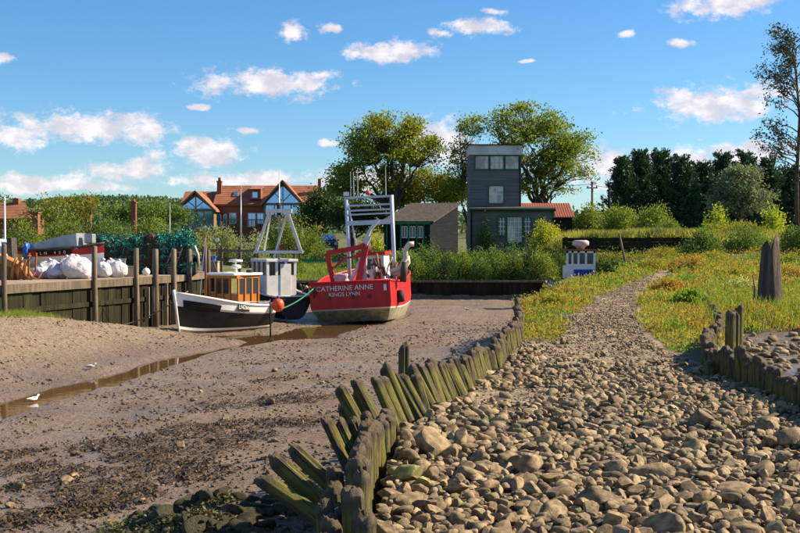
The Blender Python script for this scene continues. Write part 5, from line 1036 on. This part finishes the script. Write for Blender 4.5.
# ---- gulls -------------------------------------------------------------
def gull(px, py, rz, lb, grey):
    Y = 3.1 * F / (py - HZ)
    for _ in range(8): Y = (H - max(WATER, float(ground((px - 400) / F * Y, Y)))) * F / (py - HZ)
    x = (px - 400) / F * Y; g_ = thing('gull', lb, 'bird', (x, Y, max(WATER - .02, float(ground(x, Y)))), rz, 'gulls on the mud'); s = .55
    prof = [(-.26, .0, .16), (-.20, .03, .165), (-.10, .07, .16), (0, .085, .155), (.09, .075, .16), (.145, .05, .19), (.17, .04, .235), (.20, .045, .265), (.235, .035, .275), (.255, .012, .27)]
    MB().tube([(x_ * s, 0, z_ * s) for (x_, r_, z_) in prof], [max(.006, r_ * s) for (x_, r_, z_) in prof], 10).build('body', 'gull_white', g_, True)
    for sg in (-1, 1):
        MB().slab([(.08 * s, sg * .085 * s, .20 * s), (-.08 * s, sg * .10 * s, .20 * s), (-.33 * s, sg * .03 * s, .19 * s), (-.1 * s, sg * .095 * s, .12 * s), (.06 * s, sg * .085 * s, .12 * s)], (0, sg * .008, 0)).build('wing', grey, g_, bevel=.002)
        MB().tube([(0, sg * .03 * s, .09 * s), (.01, sg * .03 * s, .0), (.05 * s, sg * .035 * s, -.005)], .006, 5).build('leg', 'fender_orange', g_)
    MB().tube([(.25 * s, 0, .27 * s), (.31 * s, 0, .26 * s)], [.009, .003], 6).build('beak', 'yellow_plastic', g_)
gull(33, 402, R(60), 'white gull standing in the runnel near the left edge', 'gull_white'); gull(90, 369, R(10), 'grey-winged gull standing on the mud bank above the runnel', 'gull_grey'); gull(467, 311, R(150), 'distant gull on the wet mud beyond the pile stubs', 'gull_grey')

# ================================================================== VEGETATION
def unit(a): return a / np.maximum(np.linalg.norm(a, axis=1, keepdims=True), 1e-6)
def leaves(Pn, D, size, r, aspect=.5):
    """one rhombus leaf per point Pn, pointing along D"""
    n = len(Pn); D = unit(D); Sd = unit(np.cross(D, r.normal(size=(n, 3)))); L = (size * r.uniform(.6, 1.35, n))[:, None]
    V = np.stack([Pn, Pn + D * L * .5 + Sd * L * aspect * .5, Pn + D * L, Pn + D * L * .5 - Sd * L * aspect * .5], 1).reshape(-1, 3)
    return V, np.arange(4 * n).reshape(n, 4)
def wood(mb, a, b_, r0, r1, r, n=5, wig=.06, seg=4):
    a = Vector(a); b_ = Vector(b_); L = (b_ - a).length; pts_ = []
    for i in range(seg + 1):
        k = i / seg; p = a.lerp(b_, k)
        if 0 < i < seg: p += Vector(r.normal(0, wig * L * .5, 3))
        p.z += .10 * L * math.sin(k * 3.1416) * .6; pts_.append(p)
    mb.tube(pts_, [r0 + (r1 - r0) * i / seg for i in range(seg + 1)], n, False); return pts_
def tree(label, x, y, h, trunk_h, ells, ncl, nlf, clr, leaf, lm, seed, name='tree', tr=.25, bark='bark', lean=0.0, limbs=8, flat=.6, z=None, cut=.0, lift=.35, sil=.80):
    """ells: crown ellipsoids relative to the foot (cx,cy,cz,rx,ry,rz)"""
    r = np.random.default_rng(seed); z = float(ground(x, y)) if z is None else z; t_ = thing(name, label, 'tree', (x, y, z))
    mb = MB(); top = Vector((lean * trunk_h, 0, trunk_h)); wood(mb, (0, 0, -.3), top, tr, tr * .72, r, 8, .03)
    vol = np.array([e[3] * e[4] * e[5] for e in ells]) ** (2 / 3); pick = r.choice(len(ells), ncl, p=vol / vol.sum()); C = []
    for k in pick:
        e = ells[k]
        for _ in range(30):
            d = r.normal(size=3); d /= np.linalg.norm(d); q = r.uniform(.30, 1.0) ** .45
            if d[2] < -.55: continue
            w = .62 + .55 * fbm(math.atan2(d[1], d[0]) * 1.9 + seed, d[2] * 2.6 + seed, seed, 3)
            if fbm(d[0] * 2.3 + 7 + seed, d[2] * 2.3 + d[1], seed + 5, 2) < cut: continue
            C.append(np.array(e[:3]) + d * np.array(e[3:]) * q * w * sil * 1.15); break
    C = np.array(C); n = len(C)
    tips = [C[i] for i in r.choice(n, min(limbs, n), replace=False)]; lim = []
    for tp in tips:
        mid = Vector(tp) * .72 + top * .28 + Vector((0, 0, -.04 * h)); f = r.uniform(.75, 1.0)
        lim += wood(mb, top * f, mid, tr * .45, tr * .14, r, 6, .10, 5)
    lp = np.array([v[:] for v in lim])
    bm2 = MB()
    for c in C:
        d2 = ((lp - c) ** 2).sum(1) + (lp[:, 2] > c[2] + .2) * 4; k = int(d2.argmin()); wood(bm2, lp[k], c, tr * .12, tr * .03, r, 4, .09, 3)
    mb.build('trunk', bark, t_, True); tag(bm2.build('branches', bark, t_, True), kind='stuff')
    per = max(3, nlf // n); cs = np.repeat(C, per, 0); g = r.normal(size=(len(cs), 3)) * np.array([1, 1, flat]); sz = np.repeat(r.uniform(.6, 1.3, n), per)[:, None]
    Pn = cs + g * clr * sz * .6; D = g * .6 + r.normal(size=g.shape) * .8 + np.array([0, 0, lift])
    V, Fc = leaves(Pn, D, leaf, r, .62); link('crown', np_mesh('crown', V, Fc), lm, t_); return t_
def bush(label, x, y, rx, ry, rz, n, leaf, lm, seed, name='shrub', z=None, lumps=14, cat='shrub', group=None, up_=.3, asp=.55):
    r = np.random.default_rng(seed); z = float(ground(x, y)) if z is None else z; t_ = thing(name, label, cat, (x, y, z), 0, group)
    d = unit(r.normal(size=(lumps, 3)) + np.array([0, -.15, .35])); d[:, 2] = np.abs(d[:, 2]); cen = d * np.array([rx, ry, rz]) * r.uniform(.42, .74, (lumps, 1)) + np.array([0, 0, rz * .16]); rad = r.uniform(.28, .50, lumps)
    k = r.integers(lumps, size=n); u = unit(r.normal(size=(n, 3)) + np.array([0, -.1, .25])); q = r.uniform(.15, 1.0, (n, 1)) ** .33
    Pn = cen[k] + u * q * (rad[k, None] * np.array([[rx, ry, rz]]) * .95) * (1 + .22 * r.normal(size=(n, 1)))
    Pn[:, 2] = np.abs(Pn[:, 2] - .20 * rz); V, Fc = leaves(Pn, u * .9 + r.normal(size=(n, 3)) * .7 + np.array([0, 0, up_]), leaf, r, asp)
    link('crown', np_mesh('crown', V, Fc), lm, t_); mb = MB()
    for i in range(min(7, lumps)): wood(mb, (r.normal(0, .08 * rx), r.normal(0, .08 * ry), -.1), cen[i], .03 + .02 * rz, .012, r, 5, .08, 3)
    mb.build('stems', 'bark', t_, True); return t_
def px_tree(cx_, cyt, cyb, Y): return (cx_ - 400) / F * Y, Y, (cyb - cyt) / F * Y
def el(px, py, rx, rz, Y, X, z0, ry=None): return ((px - 400) / F * Y - X, 0, H - (py - HZ) / F * Y - z0, rx / F * Y, (ry or rx) / F * Y * .85, rz / F * Y)
def ptree(label, px, Y, crown, trunk_py, **k):
    X = (px - 400) / F * Y; z0 = float(ground(X, Y)); ells = [el(*c, Y, X, z0) for c in crown]; th = H - (trunk_py - HZ) / F * Y - z0
    return tree(label, X, Y, max(e[2] + e[5] for e in ells), max(.4, th), ells, **k)
# the big maple and its neighbours
ptree('tall spreading maple with open olive-gold crown behind the red boat', 392, 99, [(385, 148, 50, 40), (365, 178, 44, 26), (412, 150, 38, 30), (345, 190, 26, 14), (395, 125, 34, 18)], 205, ncl=560, nlf=21000, clr=.62, leaf=.22, lm='leaf_maple', seed=3, tr=.42, limbs=16, flat=.55, cut=.30)
ptree('lower olive tree between the maple and the tower', 428, 104, [(425, 190, 42, 26), (455, 195, 26, 20), (400, 200, 30, 22)], 225, ncl=330, nlf=15000, clr=.75, leaf=.23, lm='leaf_olive', seed=4, tr=.3, limbs=9)
ptree('broad airy ash tree behind the lookout tower', 543, 101, [(540, 150, 56, 46), (562, 165, 40, 34), (520, 125, 44, 26), (575, 150, 30, 22), (545, 185, 42, 22)], 210, ncl=520, nlf=18500, clr=.60, leaf=.22, lm='leaf_ash', seed=5, tr=.42, limbs=15, flat=.6, cut=.33)
ptree('thin leafy tree peeping out left of the tower', 468, 100, [(462, 160, 16, 34), (472, 128, 18, 18), (455, 190, 18, 16)], 220, ncl=110, nlf=3600, clr=.55, leaf=.22, lm='leaf_ash', seed=6, tr=.2, limbs=6, cut=.3)
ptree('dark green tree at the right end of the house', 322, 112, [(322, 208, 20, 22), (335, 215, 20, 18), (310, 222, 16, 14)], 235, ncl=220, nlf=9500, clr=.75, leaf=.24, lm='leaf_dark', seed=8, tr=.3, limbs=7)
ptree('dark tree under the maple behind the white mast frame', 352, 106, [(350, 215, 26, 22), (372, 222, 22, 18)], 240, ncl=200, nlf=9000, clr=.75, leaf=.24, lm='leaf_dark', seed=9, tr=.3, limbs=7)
# conifer row
CON = [(622, 158, 14), (640, 150, 17), (661, 146, 18), (682, 156, 16), (702, 162, 17), (722, 152, 18), (744, 150, 19), (768, 158, 18), (790, 166, 18), (812, 160, 18)]
CW = ['first', 'second', 'third', 'fourth', 'fifth', 'sixth', 'seventh', 'eighth', 'ninth', 'tenth']
for i, (px, pt, w) in enumerate(CON):
    Y = 116 + (i % 3) * 2.0; X = (px - 400) / F * Y; z0 = float(ground(X, Y)); h = H - (pt - HZ) / F * Y - z0; r = np.random.default_rng(60 + i)
    t_ = thing('conifer', 'dark cypress, %s from the left in the conifer row' % CW[i], 'tree', (X, Y, z0), 0, 'dark conifer row'); MB().tube([(0, 0, -.2), (.1, 0, h * .5), (0, 0, h * .95)], [.3, .2, .04], 7).build('trunk', 'bark', t_, True)
    nb = 190; hz_ = r.uniform(.04, 1, nb) ** .85; a = r.uniform(0, 6.283, nb); R0 = w / F * Y * 1.35; rad = R0 * np.clip((1.0 - hz_) * 1.25, .03, 1.0) ** .8 * (.5 + .8 * r.random(nb)) * (.85 + .35 * np.sin(a * 3 + i) * r.random(nb)); br = MB()
    P0 = np.stack([np.cos(a) * rad, np.sin(a) * rad, hz_ * h * .93 + rad * .22], 1)
    for k in range(0, nb, 3): br.tube([(0, 0, max(.1, P0[k, 2] - rad[k] * .55)), tuple(P0[k])], [.05, .012], 4, False)
    tag(br.build('branches', 'bark', t_), kind='stuff')
    per = 84; dirs = np.stack([np.cos(a) * .85, np.sin(a) * .85, .35 + .6 * hz_], 1); q = r.uniform(-1.3, .6, (nb, per, 1)); Pn = P0[:, None] + dirs[:, None] * q * 1.1 + r.normal(size=(nb, per, 3)) * np.array([.26, .26, .14]) * (1.1 - .75 * (q + 1.3) / 1.9)
    V, Fc = leaves(Pn.reshape(-1, 3), np.repeat(dirs, per, 0) + r.normal(size=(nb * per, 3)) * .5, .30, r, .40); link('crown', np_mesh('crown', V, Fc), 'leaf_conifer', t_)
ptree('grey-green willow in front of the conifers', 744, 101, [(742, 188, 28, 26), (755, 205, 26, 20), (728, 205, 20, 18)], 225, ncl=190, nlf=9000, clr=.7, leaf=.24, lm='leaf_grey', seed=14, tr=.22, limbs=8, cut=.30)
# tall sparse pine at the right edge
Y = 74; X = (797 - 400) / F * Y; z0 = float(ground(X, Y)); zt = H - (36 - HZ) / F * Y - z0; r = np.random.default_rng(5)
pn = thing('pine_tree', 'tall thin sparse tree with upswept bare branches at the right edge', 'tree', (X, Y, z0)); mb = MB(); mb.tube([(0, 0, -.3), (-.05, 0, zt * .3), (.12, 0, zt * .6), (-.2, 0, zt * .85), (-.55, 0, zt)], [.17, .13, .10, .06, .02], 8); mb.build('trunk', 'red_bark', pn, True)
bb = MB(); LV = []
for k in range(46):
    f = .30 + .68 * (k / 45); sg = -1 if r.random() < .66 else 1; z1 = f * zt; L = (1 - f) * 2.2 + .95; L *= r.uniform(.6, 1.1) * (1.25 if .45 < f < .85 else 1)
    yaw = r.normal(0, .7); e = Vector((sg * L * math.cos(yaw), L * math.sin(yaw), L * r.uniform(.55, 1.0) * (1 if f > .55 else .55))); b0 = Vector((.1 * (1 - f) - .5 * max(0, f - .6), 0, z1)); e2 = b0 + e
    pts_ = wood(bb, b0, e2, .05, .012, r, 5, .07, 5)
    for q in range(5):
        s0 = pts_[2 + q % 4]; tw_ = Vector((sg * r.uniform(.1, .6), r.normal(0, .4), r.uniform(-.1, .5))); p2 = s0 + tw_; wood(bb, s0, p2, .018, .006, r, 4, .08, 2)
        if f > .36 and r.random() < .97:
            n = int(r.integers(18, 44)); LV.append(np.array(p2[:]) + r.normal(size=(n, 3)) * .20)
tag(bb.build('branches', 'red_bark', pn, True), kind='stuff'); Pn = np.concatenate(LV); V, Fc = leaves(Pn, r.normal(size=Pn.shape) + np.array([-.3, 0, -.2]), .19, r, .45); link('crown', np_mesh('crown', V, Fc), 'leaf_pine', pn)
# bushes: (label, px, py_base, Y, rx px, height px, n, leaf, mat)
BU = [('round golden-leaved bush in front of the tower annexe', 547, 252, 83, 24, 34, 6500, .13, 'leaf_gold'), ('leafy climber on the tower front wall', 486, 250, 87.1, 13, 32, 2200, .13, 'leaf_shrub'),
      ('bright hedge clump just right of the red-roofed annexe', 588, 240, 94, 24, 36, 5200, .17, 'leaf_hedge'), ('green hedge clump below the dark bare pole', 622, 236, 88, 26, 30, 5200, .16, 'leaf_hedge'), ('rounded green bush on the bank right of the leaning pole', 652, 235, 84, 26, 30, 5200, .15, 'leaf_hedge'), ('low dark bush at the right end of the plank wall', 668, 240, 80, 20, 18, 3200, .13, 'leaf_shrub'),
      ('lime-leaved sapling, the left of two before the conifers', 716, 232, 82, 17, 30, 1500, .16, 'leaf_lime'), ('lime-leaved sapling, the right of two before the conifers', 772, 232, 82, 15, 34, 1500, .16, 'leaf_lime'),
      ('low grey-green thicket left of the split stump', 700, 246, 66, 28, 20, 4200, .12, 'leaf_shrub'), ('low thicket directly behind the split stump', 752, 246, 67, 34, 20, 4600, .12, 'leaf_shrub'), ('low thicket at the right edge behind the stump', 800, 248, 64, 26, 26, 3800, .12, 'leaf_shrub'), ('olive thicket under the willow', 735, 236, 76, 36, 18, 4200, .13, 'leaf_olive'),
      ('big sloping green hedge left of the parked car', 297, 268, 92, 36, 56, 9500, .16, 'leaf_hedge'), ('yellow-green hedge top left of the big sloping hedge', 275, 258, 96, 22, 30, 4200, .16, 'leaf_hedge'), ('dark shrub below the parked car', 325, 268, 84, 26, 20, 3800, .14, 'leaf_shrub'), ('golden-green conifer-like bush framed by the white mast frame', 372, 268, 86, 17, 44, 4200, .14, 'leaf_gold'), ('green shrub behind the red boat\'s gallows', 345, 285, 72, 22, 26, 3600, .13, 'leaf_shrub'), ('green shrub right behind the white mast frame', 385, 275, 74, 22, 26, 3600, .13, 'leaf_shrub'),
      ('cream-flowered bush beneath the left glazed gable', 196, 262, 74, 22, 38, 4200, .13, 'leaf_flower'), ('cream-flowered bush behind the orange mast', 228, 262, 76, 24, 40, 4600, .13, 'leaf_flower'), ('cream-flowered bush left of the A-frame', 252, 264, 75, 20, 36, 3600, .13, 'leaf_flower'), ('low leafy bush behind the grey boat\'s wheelhouse', 285, 285, 68, 24, 34, 4000, .13, 'leaf_shrub'),
      ('yellow-green bank of bushes above the net heap', 150, 262, 82, 34, 48, 6500, .16, 'leaf_hedge'), ('wide green bush above the right-hand sacks', 105, 258, 80, 34, 50, 6500, .16, 'leaf_shrub'), ('bright green bush behind the largest sack', 66, 260, 76, 30, 52, 6000, .15, 'leaf_hedge'), ('green bush around the red brick chimney', 24, 258, 74, 26, 44, 5000, .15, 'leaf_hedge'), ('green bush at the foot of the left glazed gable', 172, 262, 78, 18, 38, 3600, .14, 'leaf_shrub')]
for i, (lb, px, pb, Y, rx, hp, n, lf, mt) in enumerate(BU):
    X = (px - 400) / F * Y; z0 = min(float(ground(X, Y)), H - (pb - HZ) / F * Y) ; hh = H - (pb - hp - HZ) / F * Y - z0
    bush(lb, X, Y, rx / F * Y * 1.05, rx / F * Y * .8, hh * 1.02, int(n * 1.2), lf, mt, 300 + i, z=z0, lumps=18 if hp > 25 else 13)
# shrubs on the far wall, countable, left to right
SW = ['leftmost', 'second', 'third', 'fourth', 'fifth', 'sixth', 'seventh', 'eighth', 'ninth', 'tenth']
for i, px in enumerate([412, 429, 446, 462, 478, 495, 511, 527, 543, 559]):
    Y = 65.35 + (i % 2) * 1.3; X = (px - 400) / F * Y; hp = [33, 37, 31, 34, 30, 34, 38, 34, 37, 31][i]
    bush('green shrub above the far timber wall, %s from the red boat' % SW[i], X, Y, 1.02, .85, hp / F * Y * 1.12, 3600, .105, ['leaf_shrub', 'leaf_shrub', 'leaf_dark', 'leaf_hedge', 'leaf_shrub'][i % 5], 400 + i, lumps=13, group='shrubs above the far timber wall')
TW = ['leftmost', 'second', 'third', 'fourth', 'fifth', 'sixth', 'seventh', 'eighth', 'ninth']
for i, px in enumerate([404, 424, 443, 461, 480, 499, 518, 536, 554]):
    Y = 72.5 + (i % 3) * .9; X = (px - 400) / F * Y
    bush('taller shrub in the row nearer the garden net, %s from the red boat' % TW[i], X, Y, 1.15, .9, [1.5, 1.2, 1.4, 1.0, 1.25, 1.05, 1.3, 1.5, 1.35][i], 3200, .12, ['leaf_hedge', 'leaf_shrub', 'leaf_olive'][i % 3], 470 + i, lumps=13, group='shrubs in front of the garden net')
for i, (px, lb) in enumerate([(600, 'dark shrub between derelict boat and leaning pole'), (636, 'dark shrub right of the leaning pole under the plank wall'), (618, 'dark shrub behind the leaning pole')]): bush(lb, (px - 400) / F * 64.6, 64.4 + i * .15, 1.35, .8, 2.2, 4200, .11, 'leaf_shrub', 430 + i, z=-.7)
for i, (lb, px, Y, rx_, hh, mt) in enumerate([('rust-brown marsh bush midway up the bank', 690, 50, 1.1, .75, 'cover_rust'), ('olive marsh bush left of the rusty one', 655, 52, 1.0, .6, 'cover_olive'), ('low rusty cushion near the right pile stubs', 672, 36, .8, .38, 'cover_rust'), ('yellow-green marsh bush behind the thin stake', 730, 46, 1.2, .6, 'cover_olive'), ('rusty marsh bush right of the split stump', 792, 44, .9, .5, 'cover_rust'), ('leafy green clump inside the right pile stubs', 690, 30, .6, .38, 'cover_green'), ('olive cushion on the left lip of the path', 560, 30, .7, .30, 'cover_olive'), ('pale dead-grass clump left of the stump', 745, 36, .8, .45, 'reed'), ('olive marsh bush below the right plank wall', 665, 62, 1.3, .7, 'cover_olive'), ('olive marsh bush before the low thicket', 715, 60, 1.3, .7, 'cover_olive'), ('green marsh bush at the right picture edge', 790, 56, 1.2, .6, 'leaf_hedge')]):
    bush(lb, (px - 400) / F * Y, Y, rx_, rx_ * .8, hh * 1.2, 2200, .075, mt, 520 + i, lumps=12)
# climbing stems, twiggy bushes far left
ptree('twiggy half-bare tree above the left bushes', 66, 98, [(62, 212, 34, 20), (84, 205, 22, 14), (40, 220, 26, 14)], 232, ncl=150, nlf=3600, clr=.5, leaf=.2, lm='leaf_olive', seed=21, tr=.16, limbs=12, cut=.25)
ptree('hazy green tree left of the house', 150, 120, [(150, 214, 34, 14), (120, 216, 24, 12), (178, 218, 18, 12)], 232, ncl=170, nlf=6500, clr=.8, leaf=.26, lm='leaf_shrub', seed=22, tr=.2, limbs=7)
ptree('dark leafy tree at the left picture edge', 8, 104, [(4, 212, 22, 18), (-10, 220, 24, 16)], 232, ncl=110, nlf=4200, clr=.7, leaf=.24, lm='leaf_shrub', seed=23, tr=.2, limbs=6)
# distant woods: read as one mass
r = np.random.default_rng(77); n = 2600; wx_ = r.uniform(-620, 420, n); wy_ = r.uniform(700, 950, n); zt = np.interp(wy_, [700, 820, 950], [0, .8, 1]) * (30 * np.exp(-((wx_ + 250) / 260) ** 2) + 8 * np.exp(-((wx_ - 100) / 300) ** 2) + 3 * np.sin(wx_ * .02)) + .5
Cn = np.stack([wx_, wy_, zt + 3], 1); cs = np.repeat(Cn, 22, 0); g = r.normal(size=cs.shape); g /= np.linalg.norm(g, axis=1, keepdims=True); g[:, 2] = np.abs(g[:, 2])
V, Fc = leaves(cs + g * np.array([4.5, 4.5, 4.5]) * r.uniform(.6, 1.1, (len(cs), 1)), g + r.normal(size=cs.shape) * .7, 2.3, r, .8); tag(link('far_wood', np_mesh('far_wood', V, Fc), 'leaf_wood'), 'dark distant woodland along the ridge', 'woodland', kind='stuff')
n = 900; wx_ = r.uniform(-120, 160, n); wy_ = r.uniform(160, 226, n); m_ = (np.abs(wx_) > -1); Cn = np.stack([wx_, wy_, ground(wx_, wy_) + 1.2], 1); cs = np.repeat(Cn, 40, 0); g = r.normal(size=cs.shape); g /= np.linalg.norm(g, axis=1, keepdims=True); g[:, 2] = np.abs(g[:, 2])
V, Fc = leaves(cs + g * np.array([3, 3, 2.6]) * r.uniform(.5, 1.1, (len(cs), 1)), g + r.normal(size=cs.shape) * .7, .7, r, .7); tag(link('hedgerow_belt', np_mesh('hedgerow_belt', V, Fc), 'leaf_wood'), 'continuous belt of hedges behind the village', 'hedge', kind='stuff')

# ---- marsh ground cover ------------------------------------------------
r = np.random.default_rng(99)
def scatter_land(n, y0, y1, pw=1.0, xr=.47):
    y = y0 + (y1 - y0) * r.random(n) ** pw; x = r.uniform(-.05, xr, n) * y + 0.6
    ok = (zone(x, y) == 1) & ~on_path(x, y) & ~((x > Rx(y) + .1) & (y < 24.6)) & (y > 17.6); 
    ok &= ~((x < np.interp(y, PRY, PRX)) & (y < 19.2))
    return x[ok], y[ok]
def mat_cover(n, y0, y1, leaf, hmax, pw=1.0):
    x, y = scatter_land(n, y0, y1, pw); z = ground(x, y); sp1 = fbm(x * .45, y * .35, 12, 3); sp2 = fbm(x * .6 + 9, y * .5, 14, 3)
    hh = hmax * (.25 + 1.2 * np.clip(fbm(x * 1.1, y * 1.1, 15, 3) - .2, 0, 1)); hh *= np.clip(np.minimum(np.abs(x - np.interp(y, PLY, PLX)), np.abs(x - np.interp(y, PRY, PRX))) / .6, .22, 1)
    Pn = np.stack([x, y, z + hh * r.random(len(x)) ** .8], 1); D = r.normal(size=Pn.shape) * .7 + np.array([0, 0, .6])
    kind_ = np.where(sp2 > .57, 1, np.where(sp1 > .50, 2, 0)); sw = r.random(len(x)) < .13; kind_ = np.where(sw, r.integers(0, 3, len(x)), kind_); return Pn, D, kind_, leaf
def clumps(n, y0, y1, leaf):
    x, y = scatter_land(n, y0, y1); per = 170; rr = r.uniform(.18, .55, len(x)) * np.interp(y, [18, 45], [.7, 1.5]); hh = rr * r.uniform(.45, .8, len(x)); kd = r.choice([0, 0, 1, 2], len(x)); d = unit(r.normal(size=(len(x), per, 3)).reshape(-1, 3)).reshape(len(x), per, 3); d[..., 2] = np.abs(d[..., 2])
    Pn = np.stack([x, y, ground(x, y)], 1)[:, None] + d * (r.uniform(.5, 1.05, (len(x), per, 1))) * np.stack([rr, rr, hh], 1)[:, None]; Pn = Pn.reshape(-1, 3)
    ok = ~on_path(Pn[:, 0], Pn[:, 1]); return Pn[ok], (d.reshape(-1, 3) + r.normal(size=Pn.shape) * .5 + np.array([0, 0, .3]))[ok], np.repeat(kd, per)[ok], leaf
parts_ = [clumps(420, 19.5, 40, .06), clumps(420, 36, 70, .10), mat_cover(90000, 17.5, 34, .055, .20, .9), mat_cover(80000, 30, 56, .09, .34), mat_cover(46000, 48, 74, .10, .45)]
for k, (nm, mt, lb) in enumerate([('sea_purslane', 'cover_olive', 'olive-yellow salt marsh plants covering the bank'), ('sea_blite', 'cover_rust', 'rust-coloured marsh plants in patches on the bank'), ('green_weed', 'cover_green', 'bright green leafy weeds beside the path')]):
    Vs, Fs, o_ = [], [], 0
    for Pn, D, kd, lf in parts_:
        V, Fc = leaves(Pn[kd == k], D[kd == k], lf, r, .5); Vs.append(V); Fs.append(Fc + o_); o_ += len(V)
    tag(link(nm, np_mesh(nm, np.concatenate(Vs), np.concatenate(Fs)), mt), lb, 'marsh plants', kind='stuff')
def blades(x, y, h, w, mat, nm, lb, z=None, lean=.35):
    n = len(x); z = ground(x, y) if z is None else z; a = r.uniform(0, 6.283, n); hh = h * r.uniform(.5, 1.3, n); c, s = np.cos(a) * w, np.sin(a) * w; dx, dy = r.normal(0, lean, n) * hh, r.normal(0, lean, n) * hh
    V = np.stack([np.stack([x - c, y - s, z - .02], 1), np.stack([x + c, y + s, z - .02], 1), np.stack([x + dx, y + dy, z + hh], 1)], 1).reshape(-1, 3)
    tag(link(nm, np_mesh(nm, V, np.arange(3 * n).reshape(n, 3)), mat), lb, 'grass', kind='stuff')
x, y = scatter_land(42000, 20, 60); k = fbm(x * .5 + 4, y * .4, 44, 3) > .46; k |= x > .30 * y; k &= (r.random(len(x)) < np.interp(y, [18, 32, 40], [.3, .55, 1])); blades(x[k], y[k], .22, .010, 'grass_yellow', 'marsh_grass', 'yellowing long grass on the marsh')
x, y = scatter_land(22000, 22, 40); k = (x > .27 * y); blades(x[k], y[k], .36, .012, 'grass_green', 'tall_grass', 'tall green grass around the split stump')
x = r.uniform(10.3, 40, 26000); y = r.uniform(70.2, 80, 26000); blades(x, y, .55, .03, 'grass_yellow', 'bank_grass', 'long yellow grass on top of the plank-walled bank')
x = r.uniform(-9, 10.2, 26000); y = r.uniform(65.0, 84, 26000); blades(x, y, .30, .03, 'leaf_hedge', 'lawn', 'rough green lawn before shed and tower')
x = r.uniform(-13.6, -10.2, 5000); y = r.uniform(31.2, 33.6, 5000); k = (x < Qx(y) + .25 + 1.6 * fbm(x * 2, y * 2, 5, 2) * (y < 33)) & (x > Qx(y) + .12); 
tg = np.array([(float(Qx(v)) + .15 + 1.3 * r.random() ** 1.5, v) for v in r.uniform(30, 35.2, 2600)]); blades(tg[:, 0], tg[:, 1], .16, .010, 'grass_green', 'cord_grass', 'strip of green cord grass on the mud below the quay')
x = r.uniform(-40, -13.5, 20000); y = r.uniform(46, 84, 20000); blades(x, y, .35, .03, 'grass_green', 'rough_grass', 'rough grass behind the quay')

al = np.stack([-1.75 + .62 * r.normal(size=9000), 9.85 + .42 * r.normal(size=9000)], 1); al = al[(zone(al[:, 0], al[:, 1]) == 0) & (fbm(al[:, 0] * 3, al[:, 1] * 3, 55, 3) > .42)]
V, Fc = leaves(np.stack([al[:, 0], al[:, 1], ground(al[:, 0], al[:, 1]) + .04 * r.random(len(al))], 1), r.normal(size=(len(al), 3)) * np.array([1, 1, .4]), .045, r, .45)
tag(link('algae_mat', np_mesh('algae_mat', V, Fc), 'algae'), 'ragged green-brown algae over the rubble by the leaning piles', 'algae', kind='stuff')
